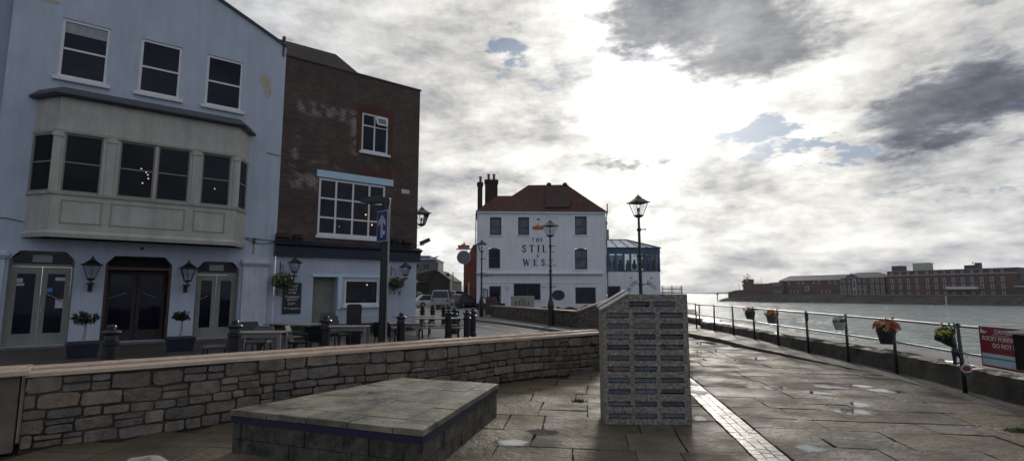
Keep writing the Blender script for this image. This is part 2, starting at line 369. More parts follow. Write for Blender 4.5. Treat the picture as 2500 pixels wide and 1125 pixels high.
# ------------------------------------------------------------------ materials of the ground
K['flag'] = M('wet_flagstone', (.102, .086, .061), .60, .42, 1.9, 1., 9, attr=True, rvar=.18, detail=12, bdist=.045, spec=.30)
K['joint'] = M('mossy_joint', (.022, .022, .014), .8, .4, 4)
K['puddle'] = M('puddle_water', (.10, .10, .095), .05, .1, 3, .10, 7, bdist=.003)
def _pud():
    t = K['puddle'].node_tree; N = t.nodes; L = t.links; p = N['Principled BSDF']; p.inputs['IOR'].default_value = 2.0
    v = N.new('ShaderNodeVertexColor'); v.layer_name = 'Col'; c = N.new('ShaderNodeTexCoord')
    n = N.new('ShaderNodeTexNoise'); n.inputs['Scale'].default_value = 11; n.inputs['Detail'].default_value = 8; L.new(c.outputs['Object'], n.inputs['Vector'])
    a = N.new('ShaderNodeMath'); a.operation = 'MULTIPLY_ADD'; L.new(n.outputs[0], a.inputs[0]); a.inputs[1].default_value = 1.1; L.new(v.outputs['Color'], a.inputs[2])
    r = N.new('ShaderNodeMapRange'); r.interpolation_type = 'SMOOTHSTEP'; r.inputs[1].default_value = .62; r.inputs[2].default_value = 1.5; L.new(a.outputs[0], r.inputs[0])
    tr = N.new('ShaderNodeBsdfTransparent'); m = N.new('ShaderNodeMixShader'); L.new(r.outputs[0], m.inputs[0]); L.new(tr.outputs[0], m.inputs[1]); L.new(p.outputs[0], m.inputs[2]); L.new(m.outputs[0], N['Material Output'].inputs['Surface'])
_pud()
K['stone'] = M('limestone_rubble', (.190, .163, .130), .62, .40, 7, 1.0, 18, attr=True, detail=10, bdist=.03, rvar=.12, streak=.25)
K['mortar'] = M('dark_mortar', (.022, .019, .015), .9, 1, 1.7, .8, 30, col2=(.165, .145, .115), detail=7)
K['coping'] = M('sandstone_coping', (.54, .41, .30), .26, .22, 5, .35, 12, rvar=.1, spec=.7)
K['pier'] = M('stained_concrete', (.13, .115, .085), .7, .35, 3, .8, 30, bdist=.01)
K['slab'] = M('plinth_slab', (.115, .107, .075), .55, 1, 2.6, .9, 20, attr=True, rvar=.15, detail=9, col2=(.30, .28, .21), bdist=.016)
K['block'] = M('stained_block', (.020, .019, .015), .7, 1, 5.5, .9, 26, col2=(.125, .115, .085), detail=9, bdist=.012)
K['bluband'] = M('blue_band_paint', (.012, .013, .045), .6, .45, 6)
K['aggregate'] = M('pebbledash_concrete', (.33, .31, .255), .75, 1, 30, .8, 80, detail=8, bdist=.009, col2=(.47, .44, .365), streak=.22)
K['concrete'] = M('old_sea_concrete', (.05, .044, .036), .6, 1, 1.7, .9, 9, col2=(.125, .112, .09), detail=9, bdist=.03, rvar=.12)
K['topconc'] = M('wet_wall_top', (.12, .11, .095), .38, .35, 2.4, .7, 8, detail=8, bdist=.02, rvar=.12)
K['galv'] = M('galvanised_rail', (.30, .32, .32), .34, .25, 9, .1, 60, metal=.55)
K['post'] = M('post_paint', (.045, .040, .036), .4, .5, 7, .25, 40, metal=.2)

# ground: one land sheet; the quay edge is its seaward side
QUAY = [(5.4, -4), (7.9, 6), (8.4, 10), (8.85, 14), (9.3, 19), (9.6, 25), (10.2, 32), (15.5, 44), (18.6, 54), (18.6, 72)]
m = MB(); m.poly([(-900, -60, -.03), (4.6, -60, -.03)] + [(x, y, -.03) for x, y in QUAY] + [(-6, 105, -.03), (-30, 420, -.03), (-900, 420, -.03)])
m.build('ground', K['joint']).__setitem__('kind', 'structure')
m = MB(); m.poly([(x, y, -.03) for x, y in QUAY][::1] + [(x + .01, y, -4.6) for x, y in QUAY][::-1])
qb = MB()
for i in range(len(QUAY) - 1): (a, b), (c, d) = QUAY[i], QUAY[i + 1]; qb.poly([(a, b, -.03), (c, d, -.03), (c, d, -5), (a, b, -5)])
tag(qb.build('quay_edge', K['concrete']), kind='structure')

# wall line (front face of the near stone wall)
WA, WB = Vector((-5.06, 5.60)), Vector((1.95, 11.43)); WD = (WB - WA); WL = WD.length; WANG = math.atan2(WD.y, WD.x)
FW = Frame((WA.x, WA.y), WANG)
POSTPX = [(2357, 959, 0), (2190, 913, 0), (2072, 884.5, .03), (1975, 861, .07), (1901, 843.6, .1), (1843, 828, .12), (1791.6, 817.6, .13), (1745, 808, .13), (1701, 801, .13)]
POSTS = [gnd(u, v, z) + (z,) for u, v, z in POSTPX]
POSTS = [(6.72, 4.6, 0), (7.04, 6.75, 0)] + POSTS + [(8.62, 24.4, .13), (8.7, 26.4, .13)]
def postx(Y):
    for (a, b, _), (c, d, _) in zip(POSTS, POSTS[1:]):
        if b <= Y <= d: return a + (c - a) * (Y - b) / (d - b)
    return POSTS[0][0] - .15 * (POSTS[0][1] - Y) if Y < POSTS[0][1] else POSTS[-1][0] + .04 * (Y - POSTS[-1][1])
def ledgex(Y): return postx(Y) - (.30 if Y < 10 else .30 + (min(Y, 22) - 10) * .105)
def ledgeh(Y): return .008 + .125 * max(0, min(1, (Y - 10.5) / 7.5))

# flagstones
rng = random.Random(7)
E2 = Vector((.1435, .9896)); E1 = Vector((.9896, -.1435)); O = Vector((2.37, 5.28))
fm = MB(); b = -4.4
def flag(a0, a1, b0, b1, sk, g=.006):
    c = O + E1 * ((a0 + a1) / 2) + E2 * ((b0 + b1) / 2)
    wy = FW.inv(c)[1]
    if (wy > -.02 and -2 < FW.inv(c)[0] < WL) or c.x > ledgex(c.y) + .25 or c.y < 1.0: return
    if c.y > 11.3 and c.x < 1.9: return
    q = [(a0 + g, b0 + g), (a1 - g, b0 + g), (a1 - g, b1 - g), (a0 + g, b1 - g)]
    jj = 1 if g > .004 else .22
    q = [(x + rng.uniform(-.012, .012) * jj, y + rng.uniform(-.014, .014) * jj) for x, y in q]
    ca, cb = (a0 + a1) / 2, (b0 + b1) / 2; tx, ty = rng.gauss(0, .006), rng.gauss(0, .006); dz = rng.uniform(-.004, .004)
    if g < .004: tx, ty, dz = tx * .6, ty * .6, dz * .4
    def P(x, y, s, z):
        x = ca + (x - ca) * s; y = cb + (y - cb) * s; p = O + E1 * x + E2 * y
        return (p.x, p.y, z + dz + (x - ca) * tx + (y - cb) * ty)
    # wavy outline
    o = []
    for i in range(4):
        (x0, y0), (x1, y1) = q[i], q[(i + 1) % 4]; n = max(2, int(math.hypot(x1 - x0, y1 - y0) / .12))
        for k in range(n): t = k / n; j = .0 if k == 0 else .006; o.append((x0 + (x1 - x0) * t + rng.uniform(-j, j), y0 + (y1 - y0) * t + rng.uniform(-j, j)))
    warm = rng.random(); f = rng.uniform(.70, 1.3) * (1.12 if c.x < 1.2 else 1.0)
    fm.cur = (f * (1 + .10 * warm), f, f * (1 - .12 * warm) * (.88 if c.x < 1.2 else 1))
    s1 = 1 - .012 / max(a1 - a0, .2)
    fm.loft([[P(x, y, 1, -.028 if g > .004 else -.008) for x, y in o], [P(x, y, 1, -.005 if g > .004 else -.002) for x, y in o], [P(x, y, s1, 0) for x, y in o]], cap=False)
    fm.face([len(fm.v) - len(o) + i for i in range(len(o))])
for side in (0, 1):
    b = -4.4
    while b < 23:
        h = rng.choice([.42, .5, .58, .66, .76, .9])
        a = .34 if side else -.012; sg = 1 if side else -1
        lim = 6.8 if side else 8.5
        while abs(a) < lim:
            w = rng.choice([.42, .55, .65, .8, .95, 1.15]) * rng.uniform(.9, 1.1)
            a0, a1 = (a, a + w) if side else (a - w, a)
            if h > .7 and rng.random() < .28:
                k = rng.uniform(.4, .6) * h; flag(a0, a1, b, b + k, 0); flag(a0, a1, b + k, b + h, 0)
            else: flag(a0, a1, b, b + h, 0)
            a += sg * w
        b += h
# the strip of small interlocking setts
fm.build('pavement', K['flag'])['kind'] = 'structure'; fm = MB()
b = -4.4
while b < 17:
    for k in range(3):
        a0 = .0 + k * .108 + .004; off = (k % 2) * .05
        flag(a0 - .003, a0 + .103, b + off, b + .14 + off, 0, .002)
    b += .14
K['wetsett'] = M('wet_sett', (.15, .14, .13), .34, .35, 5, .5, 30, attr=True, rvar=.15, spec=.7, bdist=.006)
fm.build('sett_strip', K['wetsett'])['kind'] = 'structure'
m = MB(); m.poly([tuple(O + E1 * a + E2 * b_) + (-.007,) for a, b_ in ((0, -4.4), (.33, -4.4), (.33, 17), (0, 17))]); m.build('strip_bed', M('strip_bedding', (.05, .047, .04), .6, .3, 6))['kind'] = 'structure'
# puddles
PUD = [(1704, 859, 12, 3), (1753, 857, 26, 3), (1719, 868, 21, 3), (1766, 863, 13, 2), (1789, 879, 17, 1.6), (1855, 875, 22, 4), (1862, 871, 12, 2), (1710, 920, 17, 3.2), (1784, 929, 22, 3.5), (1803, 935, 19, 3),
       (1697, 938, 14, 3), (1839, 945, 22, 5), (1893, 948, 33, 6), (1708, 957, 24, 6), (2025, 945, 44, 4.5), (1992, 959, 43, 4.5), (2105, 943, 30, 4), (2160, 954, 50, 5), (2100, 988, 28, 7), (2082, 1006, 52, 9),
       (1978, 1096, 40, 10), (1324, 1055, 46, 9), (1250, 1081, 52, 9), (1710, 1022, 22, 7), (1722, 838, 30, 5)]
prng = random.Random(3)
for u, v, su, sv in PUD:
    c = Vector(gnd(u, v)); rx = (Vector(gnd(u + su, v)) - c).length; ry = (Vector(gnd(u, v - sv)) - c).length
    fwd = c.normalized(); rt = Vector((fwd.y, -fwd.x)); p1, p2, p3 = (prng.uniform(0, 6) for _ in range(3))
    pts = []
    for k in range(36):
        t = k * math.pi / 18; r = 1 + .10 * math.sin(2 * t + p1) + .07 * math.sin(3 * t + p2) + .05 * math.sin(5 * t + p3) + .03 * math.sin(9 * t + p1)
        q = rt * (math.cos(t) * rx * r) + fwd * (math.sin(t) * ry * r); pts.append((q.x, q.y, 0))
    n_ = len(pts); V = [(0, 0, 0)]; RG = (.4, .7, .9, 1.15); CV = (.9, .6, .3, -.1)
    for g in RG: V += [(x * g, y * g, 0) for x, y, _ in pts]
    Fc = [(0, 1 + k, 1 + (k + 1) % n_) for k in range(n_)]
    for q in range(3): Fc += [(1 + q * n_ + k, 1 + (q + 1) * n_ + k, 1 + (q + 1) * n_ + (k + 1) % n_, 1 + q * n_ + (k + 1) % n_) for k in range(n_)]
    me = bpy.data.meshes.new('puddle'); me.from_pydata(V, [], Fc); ca = me.color_attributes.new('Col', 'FLOAT_COLOR', 'POINT'); ca.data[0].color = (1, 1, 1, 1)
    for q in range(4):
        for k in range(n_): ca.data[1 + q * n_ + k].color = (CV[q],) * 3 + (1,)
    me.materials.append(K['puddle']); o = bpy.data.objects.new('puddle', me); COL.objects.link(o); o.location = (c.x, c.y, .0065); tag(o, kind='structure')

# near stone wall
wl = empty('stone_wall', FW.loc(0, 0), WANG, 'long low limestone rubble wall with twin sandstone coping between promenade and pub forecourt', 'wall')
PAL = [(1, 1, 1), (1.03, .98, .91), (.95, .95, .95), (1.1, 1.06, .97), (.9, .89, .86), (.96, .92, .95), (1.08, .97, .86), (.82, .84, .88)]
m = MB(); rubble(m, WL, .735, random.Random(11), pal=PAL, wob=.03, ch=(.075, .18), sw=(.13, .42)); m.build('rubble_face', K['stone'], wl)
part('wall_core', K['mortar'], wl, (0, WL, .006, .34, -.05, .735))
def coping(par, L, z, name='coping', seed=1, y0=-.05, ends=True, mat=None):
    r = random.Random(seed)
    for (ya, yb, za, zb) in ((y0, y0 + .155, z, z + .052), (y0 + .205, y0 + .37, z + .030, z + .086)):
        m = MB(); n = int(L / .11); rings = []
        for i in range(n + 1):
            x = L * i / n; j = [r.uniform(-.004, .004) for _ in range(6)]
            if r.random() < .03: j[0] += .012; j[1] -= .008
            rings.append([(x, ya + j[0], za + .0), (x, yb + j[1], za), (x, yb + j[2], zb + j[3] * .6), (x, ya + .014 + j[0], zb + j[4] * .6), (x, ya + j[0], zb - .014)])
        m.loft(rings); m.build(name, mat or K['coping'], par)
    part('coping_bed', K['mortar'], par, (.004, L - .004, y0 + .02, y0 + .345, z - .005, z + .02))
coping(wl, WL, .735)
pw = empty('wall_pier', FW.loc(-.72, -.07), WANG, 'plain concrete pier with flat capstone closing the left end of the rubble wall', 'pier')
part('pier_body', K['pier'], pw, (0, .68, 0, .5, 0, .76), bevel=.012)
part('capstone', K['coping'], pw, (-.05, .75, -.06, .56, .763, .818), bevel=.008)

# plinth
PQ = [Vector((-2.89, 5.54)), Vector((-.77, 4.73)), Vector((-.17, 7.13)), Vector((-1.56, 7.62))]
pc = sum(PQ, Vector((0, 0))) / 4
pl = empty('stone_plinth', (pc.x, pc.y, 0), 0, 'low tapering stone block plinth with slabbed top and navy painted band below it', 'plinth')
def quadpt(s, t, inset=0.):
    p = (PQ[0] * (1 - s) + PQ[1] * s) * (1 - t) + (PQ[3] * (1 - s) + PQ[2] * s) * t
    q = p - pc; return q - q.normalized() * inset
def qprism(m, ss, tt, z0, z1, inset=0., g=0.):
    r = [quadpt(ss[0] + g, tt[0] + g, inset), quadpt(ss[1] - g, tt[0] + g, inset), quadpt(ss[1] - g, tt[1] - g, inset), quadpt(ss[0] + g, tt[1] - g, inset)]
    m.loft([[(p.x, p.y, z0) for p in r], [(p.x, p.y, z1 - .006) for p in r], [(p.x + (q.x - p.x) * .008, p.y + (q.y - p.y) * .008, z1) for p, q in zip(r, r[2:] + r[:2])]])
m = MB(); r = random.Random(5); sB, tB = .86, .12
cells = [((i / 4 * sB, (i + 1) / 4 * sB), (0, tB)) for i in range(4)] + [((sB, 1), (0, tB))]
cells += [((sB, 1), (tB + (1 - tB) * k / 4, tB + (1 - tB) * (k + 1) / 4)) for k in range(4)]
for i, (a, bb) in enumerate(((0, .27), (.27, .56), (.56, sB))):
    kk = [tB, .42 + .1 * (i % 2), .72, 1.0]
    for k in range(3): cells.append(((a, bb), (kk[k], kk[k + 1])))
for c in cells:
    f = r.uniform(.8, 1.12); m.cur = (f, f * .98, f * r.uniform(.86, 1.0)); qprism(m, c[0], c[1], .365, .42 + r.uniform(-.003, .003), 0, .003)
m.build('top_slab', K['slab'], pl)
m = MB(); qprism(m, (0, 1), (0, 1), .30, .3645, .02); m.build('painted_band', K['bluband'], pl)
m = MB()
for e in range(4):
    a, bq = (PQ[e] - pc) * .975, (PQ[(e + 1) % 4] - pc) * .975; L_ = (bq - a).length; n = max(3, int(L_ / .34)); dd = (bq - a).normalized(); nn = Vector((dd.y, -dd.x))
    for row, (z0, z1) in enumerate(((-.02, .135), (.142, .30))):
        x = 0.; k = 0
        while x < L_ - .01:
            w = L_ / n * (1 if k or row == 0 else .5); x2 = min(x + w, L_)
            if L_ - x2 < .12: x2 = L_
            p, q = a + dd * (x + .004), a + dd * (x2 - .004); j = .004 * ((k + row) % 2)
            m.loft([[(p.x + nn.x * j, p.y + nn.y * j, z), (q.x + nn.x * j, q.y + nn.y * j, z), (q.x - nn.x * .12, q.y - nn.y * .12, z), (p.x - nn.x * .12, p.y - nn.y * .12, z)] for z in (z0, z1)]); x = x2; k += 1
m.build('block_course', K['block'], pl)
m = MB(); qprism(m, (.03, .97), (.03, .97), -.02, .29, .03); m.build('plinth_core', K['mortar'], pl)

# slotted pillar (end of the promenade wall)
ML, MR = Vector(gnd(1477, 1035)), Vector(gnd(1690, 1037)); MA = math.atan2((MR - ML).y, (MR - ML).x); FM = Frame((ML.x, ML.y), MA)
MW = (MR - ML).length; mt_ = FM.zs(1600, 718); ms_ = FM.zs(1467, 757); mx_ = FM.xs(1535, 718)
mo = empty('slotted_pillar', (ML.x, ML.y, 0), MA, 'grey pebbledash pillar with rows of slate filled slots standing on the promenade', 'pillar')
holes = []; slots = []
for y in (217, 297, 380, 460, 541, 625, 712, 798, 892, 983):
    for x0, x1 in ((262, 429), (466, 632), (668, 842)):
        dx = (y - 600) * .022
        u0, u1, v = 1400 + (x0 + dx) / 3.125, 1400 + (x1 + dx) / 3.125, 700 + y / 3.125
        a, z = FM.hit(u0, v); b2, _ = FM.hit(u1, v); holes.append((a, b2, z - .032, z + .032))
zt = FM.zs(1600, 742); holes += [(FM.xs(1535, 740), FM.xs(1586, 740), zt - .032, zt + .032), (FM.xs(1594, 740), FM.xs(1648, 740), zt - .032, zt + .032)]
zb = min(ms_, mt_) ; m = MB()
wall_open(m, 0, MW, 0, ms_, [h for h in holes if h[3] < ms_], .035)
wall_open(m, mx_, MW, ms_, mt_, [h for h in holes if h[3] > ms_], .035)
m.poly([(0, 0, ms_), (mx_, 0, ms_), (mx_, 0, mt_)])
Dp = .42
m.poly([(0, 0, 0), (0, 0, ms_), (0, Dp, ms_), (0, Dp, 0)]); m.poly([(MW, 0, 0), (MW, Dp, 0), (MW, Dp, mt_), (MW, 0, mt_)])
m.poly([(0, 0, ms_), (mx_, 0, mt_), (mx_, Dp, mt_), (0, Dp, ms_)]); m.poly([(mx_, 0, mt_), (MW, 0, mt_), (MW, Dp, mt_), (mx_, Dp, mt_)])
m.poly([(0, Dp, 0), (MW, Dp, 0), (MW, Dp, mt_), (mx_, Dp, mt_), (0, Dp, ms_)][::-1])
m.build('pillar_body', K['aggregate'], mo)
K['insert'] = M('slate_insert', (.105, .108, .115), .42, .4, 8, .9, 30, attr=True, bdist=.012)
m = MB(); r = random.Random(9)
for a, b2, z0, z1 in holes:
    x = a
    f = r.uniform(.6, 1.6); m.cur = r.choice([(f, f, f * 1.05), (f, f, f), (f * .9, f, f * 1.1), (f * 1.6, f * .8, f * .7) if r.random() < .4 else (f, f, f)])
    p = r.uniform(.006, .020)
    m.box(a + .004, b2 - .004, p, .034, z0 + .004 + r.uniform(0, .012), z1 - .004 - r.uniform(0, .012))
    if r.random() < .5: w = (b2 - a) * .22; m.box(a + w, b2 - w, p - .01, p, z0 + .010, z1 - .010)
m.build('slate_insert', K['insert'], mo)
K['palecap'] = M('pale_sloping_cap', (.40, .37, .34), .35, .2, 6, .4, 20, rvar=.1)
for k, (y0, y1) in enumerate(((-.03, .15), (.2, .42))):
    m = MB(); dz = .028 * k
    m.prism([(-.03, ms_ - .012 + dz), (mx_, mt_ - .0 + dz), (mx_, mt_ + .03 + dz), (-.03, ms_ + .022 + dz)], y0, y1, 'y'); m.build('sloping_cap', K['palecap'], mo, bevel=.006)
# the wall that runs on behind the pillar
BA, BB = Vector((2.25, 7.25)), Vector((4.63, 14.3)); bd = (BB - BA); bang = math.atan2(bd.y, bd.x)
bw = empty('rear_wall', (BA.x, BA.y, 0), bang, 'rough stone wall running on behind the slotted pillar, its end stone pale', 'wall')
FB = Frame((BA.x, BA.y), bang)
m = MB(); rubble(m, bd.length, 1.2, random.Random(4), pal=PAL, y=0); m.build('rubble_face', K['stone'], bw)
part('wall_core', K['mortar'], bw, (0, bd.length, .006, .45, 0, 1.2))
part('wall_cap', K['palecap'], bw, (0, bd.length + .04, -.05, .5, 1.2, 1.27), bevel=.01)

# ledge, parapet and railing
def ribbon(sec, Ys, name, mat, label=None, cat=None, kind=None, jit=.0, seed=0, parent=None):
    r = random.Random(seed); m = MB(); rings = []
    for Yv in Ys: rings.append([(x + r.uniform(-jit, jit), Yv, z + (r.uniform(-jit, jit) if z > -.5 else 0)) for x, z in sec(Yv)])
    m.loft(rings); o = m.build(name, mat, parent); return tag(o, label, cat, None, kind)
YS = [2.0 + i * .24 for i in range(118)]
ribbon(lambda Y: [(ledgex(Y), -.02), (postx(Y) + .2, -.02), (postx(Y) + .2, ledgeh(Y)), (ledgex(Y) + .01, ledgeh(Y)), (ledgex(Y), ledgeh(Y) - .006)], YS, 'quay_kerb', K['concrete'], kind='structure', jit=.003, seed=2)
pp = empty('sea_parapet', (0, 0, 0), 0, 'broad low stained concrete parapet wall along the quay edge behind the railing', 'parapet')
ribbon(lambda Y: [(postx(Y) + .16, -.02), (postx(Y) + 1.02, -4.8), (postx(Y) + 1.02, .36), (postx(Y) + .98, .405), (postx(Y) + .22, .415), (postx(Y) + .165, .36)], YS, 'parapet_body', K['concrete'], jit=.016, seed=5, parent=pp)
ribbon(lambda Y: [(postx(Y) + .225, .40), (postx(Y) + .97, .40), (postx(Y) + .97, .425), (postx(Y) + .24, .43)], YS, 'parapet_top', K['topconc'], jit=.010, seed=6, parent=pp)
rail = empty('quay_railing', (POSTS[2][0], POSTS[2][1], 0), 0, 'two rail galvanised railing on dark posts along the water', 'railing')
ro = Vector((POSTS[2][0], POSTS[2][1], 0))
for zz, rr, nm in ((1.07, .024, 'top_rail'), (.64, .020, 'middle_rail')):
    m = MB(); m.tube([Vector((x, y, zz + (h * .4))) - ro for x, y, h in POSTS], rr, 10); m.build(nm, K['galv'], rail, smooth=True)
for i, (x, y, h) in enumerate(POSTS):
    m = MB(); b0 = Vector((x, y, h)) - ro
    lean = .02 * math.sin(i * 2.3)
    m.tube([b0, b0 + Vector((lean * .3, 0, .5)), b0 + Vector((lean, 0, 1.09 - h * .6))], [.034, .030, .026], 10); m.ball(b0 + Vector((lean, 0, 1.09 - h * .6)), .034, 8, 5); m.ball(b0 + Vector((lean * .5, 0, .64 - h * .6)), .036, 8, 5)
    m.build('post', K['post'], rail, smooth=True)

# water
wm = bpy.data.materials.new('sea_water'); wm.use_nodes = True; t = wm.node_tree; N = t.nodes; L = t.links; p = N['Principled BSDF']
p.inputs['Base Color'].default_value = (.115, .15, .125, 1); p.inputs['Roughness'].default_value = .12; p.inputs['IOR'].default_value = 1.33
co = N.new('ShaderNodeTexCoord'); mp = N.new('ShaderNodeMapping'); mp.inputs['Rotation'].default_value = (0, 0, R(-28)); mp.inputs['Scale'].default_value = (1, 1.9, 1)
L.new(co.outputs['Object'], mp.inputs[0]); prev = None
for sc_, st, dist in ((.05, 1.0, 3.2), (.22, 1.0, 1.7), (.8, 1., .5), (3, .7, .12)):
    n = N.new('ShaderNodeTexNoise'); n.inputs['Scale'].default_value = sc_; n.inputs['Detail'].default_value = 3; L.new(mp.outputs[0], n.inputs['Vector'])
    b_ = N.new('ShaderNodeBump'); b_.inputs['Strength'].default_value = st; b_.inputs['Distance'].default_value = dist; L.new(n.outputs[0], b_.inputs['Height'])
    if prev is not None: L.new(prev, b_.inputs['Normal'])
    prev = b_.outputs[0]
L.new(prev, p.inputs['Normal'])
# foam on the crests, over wave-face streaks painted into the water colour
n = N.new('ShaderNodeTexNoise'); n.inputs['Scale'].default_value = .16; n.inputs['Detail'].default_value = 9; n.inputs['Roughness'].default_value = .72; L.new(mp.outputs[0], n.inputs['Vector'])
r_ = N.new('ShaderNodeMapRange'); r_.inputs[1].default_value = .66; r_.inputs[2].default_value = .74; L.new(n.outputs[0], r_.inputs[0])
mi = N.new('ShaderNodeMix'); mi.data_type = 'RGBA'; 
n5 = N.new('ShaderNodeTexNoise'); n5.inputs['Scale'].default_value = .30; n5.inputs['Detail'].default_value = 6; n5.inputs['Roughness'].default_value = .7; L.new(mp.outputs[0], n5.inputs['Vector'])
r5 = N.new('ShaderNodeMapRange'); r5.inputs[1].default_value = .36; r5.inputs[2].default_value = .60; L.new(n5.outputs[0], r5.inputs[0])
mw = N.new('ShaderNodeMix'); mw.data_type = 'RGBA'; mw.inputs['A'].default_value = (.13, .17, .15, 1); mw.inputs['B'].default_value = (.46, .54, .495, 1); L.new(r5.outputs[0], mw.inputs['Factor']); L.new(mw.outputs['Result'], mi.inputs['A'])  # dark and pale tones painted in for uneven sky reflection on wave faces
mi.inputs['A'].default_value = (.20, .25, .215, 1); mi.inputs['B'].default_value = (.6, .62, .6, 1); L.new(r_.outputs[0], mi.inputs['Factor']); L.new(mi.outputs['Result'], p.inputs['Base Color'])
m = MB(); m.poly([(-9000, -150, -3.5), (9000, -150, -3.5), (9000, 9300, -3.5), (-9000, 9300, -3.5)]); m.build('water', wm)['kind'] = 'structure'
# far hills across the strait
K['hill'] = M('far_hill_land', (.045, .06, .05), .9, .3, .002)
m = MB(); r = random.Random(2); a0 = 300; rings = []
for i in range(60):
    x = 900 + i * 60; h = 24 + 14 * math.sin(i * .21 + 1.2) + 6 * math.sin(i * .67) + r.uniform(-1, 1)
    if i < 3 or i > 56: h *= .4
    rings.append([(x, 5200, -3.6), (x, 5290, -3.5 + h * .6), (x, 5420, -3.5 + h), (x, 5700, -3.5 + h * .8), (x, 5900, -3.6)])
m.loft(rings); m.build('hills', K['hill'], smooth=True)['kind'] = 'structure'
# haze
hm = bpy.data.materials.new('haze_air'); hm.use_nodes = True; t = hm.node_tree; t.nodes.clear()
pv = t.nodes.new('ShaderNodeVolumePrincipled'); pv.inputs['Color'].default_value = (.86, .89, .93, 1); pv.inputs['Density'].default_value = .00012; pv.inputs['Anisotropy'].default_value = .3
ou = t.nodes.new('ShaderNodeOutputMaterial'); t.links.new(pv.outputs[0], ou.inputs['Volume'])
m = MB(); m.box(-9100, 9100, -180, 9400, -6.0, 75); m.build('haze', hm)['kind'] = 'stuff'
# ------------------------------------------------------------------ the two pubs on the left: one facade line
FA = gnd(80, 850); FANG = math.atan2(.6207, .784); FL = Frame(FA, FANG)
S = FL.xs; ZZ = FL.zs
def window_sash(par, a, b, z0, z1, y, frame, pane=None, fw=.055, mull=(), bars=(), sill=True, name='window', depth=.07, sillmat=None, arch=0.):
    """frame with its panes (children of the frame) set with its face at y"""
    pane = pane or K['glass']; m = MB(); d = depth
    for q in ((a, a + fw, z0, z1), (b - fw, b, z0, z1), (a + fw, b - fw, z1 - fw, z1), (a + fw, b - fw, z0, z0 + fw * 1.25)): m.box(q[0], q[1], y, y + d, q[2], q[3])
    for x in mull: m.box(x - fw * .4, x + fw * .4, y + .004, y + d, z0 + fw, z1 - fw)
    for z in bars: m.box(a + fw, b - fw, y + .007, y + d - .004, z - fw * .36, z + fw * .36)
    if arch: m.prism([(a, z1), (a, z1 - .01), (b, z1 - .01), (b, z1)] + [(a + (b - a) * (1 - t), z1 + arch * math.sin(math.pi * t)) for t in (.2, .4, .5, .6, .8)], y + .003, y + d, 'y')
    w = m.build(name, frame, par)
    xs = [a + fw * .6] + [x for x in mull] + [b - fw * .6]; zs = [z0 + fw * .6] + list(bars) + [z1 - fw * .6]
    for i in range(len(xs) - 1):
        for j in range(len(zs) - 1):
            k = y + d * (.55 if j % 2 == 0 else .45) + .002 * i
            part('pane', pane, w, (xs[i], xs[i + 1], k, k + .008, zs[j], zs[j + 1]))
    if sill: part('sill', sillmat or frame, w, (a - .10, b + .10, y - .14, y + .02, z0 - .11, z0 - .002), bevel=.008)
    return w

# ---- pale blue pub with the bay
bp = empty('blue_pub', (FA[0], FA[1], 0), FANG, 'pale blue rendered gabled pub with a long cream upstairs bay window', 'pub')
XR = 6.56; XL = -1.26
wins = [(S(155, 45), S(268, 68), 8.30, 10.24), (S(349, 95), S(447, 118), 8.30, 10.20), (S(509, 135), S(596, 155), 8.30, 10.20)]
wins = [(-.12, 1.10, 8.30, 10.24), (1.92, 3.12, 8.30, 10.20), (3.88, 5.08, 8.30, 10.20)]
dL = (-.72, .76, .06, 2.86); dM = (1.52, 3.30, .06, 2.80); dR = (4.02, 5.36, .06, 2.72)
m = MB(); wall_open(m, XL, XR, 0, 10.96, [w + (.13,) for w in wins] + [dL + (.30,), dM + (1.1,), dR + (.30,)], .15)
gz_ = lambda s: 13.06 - abs(s - 2.5) * .445
m.poly([(XL, 0, 10.96), (XR, 0, 10.96), (XR, 0, gz_(XR)), (6.06, 0, gz_(6.06)), (2.5, 0, 13.06), (XL, 0, gz_(XL))])
m.poly([(XL, 0, 0), (XL, 9, 0), (XL, 9, gz_(XL)), (XL, 0, gz_(XL))]); m.poly([(XR, 0, 0), (XR, 0, 10.96), (XR, 9, 10.96), (XR, 9, 0)][::1])
for (a, b, z0, z1) in (dL, dM, dR):      # cut-off upper corners of the door openings
    for s_, x in ((1, a), (-1, b)): m.prism([(x, z1 - .26), (x + .22 * s_, z1), (x, z1)], .002, .12, 'y')
m.build('wall', K['blue'], bp)
m = MB(); m.prism([(XL - .1, gz_(XL) - .02), (2.5, 13.08), (XR - .02, gz_(XR)), (XR - .02, gz_(XR) + .09), (2.5, 13.18), (XL - .1, gz_(XL) + .06)], -.09, 9, 'y'); m.build('roof_edge', K['slate'], bp)
m = MB(); m.prism([(5.98, 11.0), (6.52, 10.98), (6.52, 11.02), (5.98, 11.06)], -.1, .3, 'y')
K['patch'] = M('bare_plaster_patch', (.42, .38, .28), .9, .15, 6, .5, 30)
def blotch(cx, cz, rx, rz, seed, y=-.004):
    r = random.Random(seed); return [(cx + rx * math.cos(t * math.pi / 11) * (1 + r.uniform(-.16, .16)), y, cz + rz * math.sin(t * math.pi / 11) * (1 + r.uniform(-.13, .13))) for t in range(22)]
m = MB(); m.poly(blotch(*FL.hit(648, 200), .20, .26, 1)); m.poly(blotch(*FL.hit(654, 225), .13, .22, 2, -.006)); m.build('plaster_patch', K['patch'], bp); m = MB(); m.poly(blotch(-.5, 10.66, .3, .07, 3)); m.build('plaster_patch', K['patch'], bp)
for i, (a, b, z0, z1) in enumerate(wins):
    w = window_sash(bp, a, b, z0, z1, .035, K['white'], fw=.085, bars=(z0 + (z1 - z0) * .5,), depth=.08)
    if i == 0: part('blind', K['curtain'], w, (a + .09, b - .09, .062, .067, z1 - .44, z1 - .09))
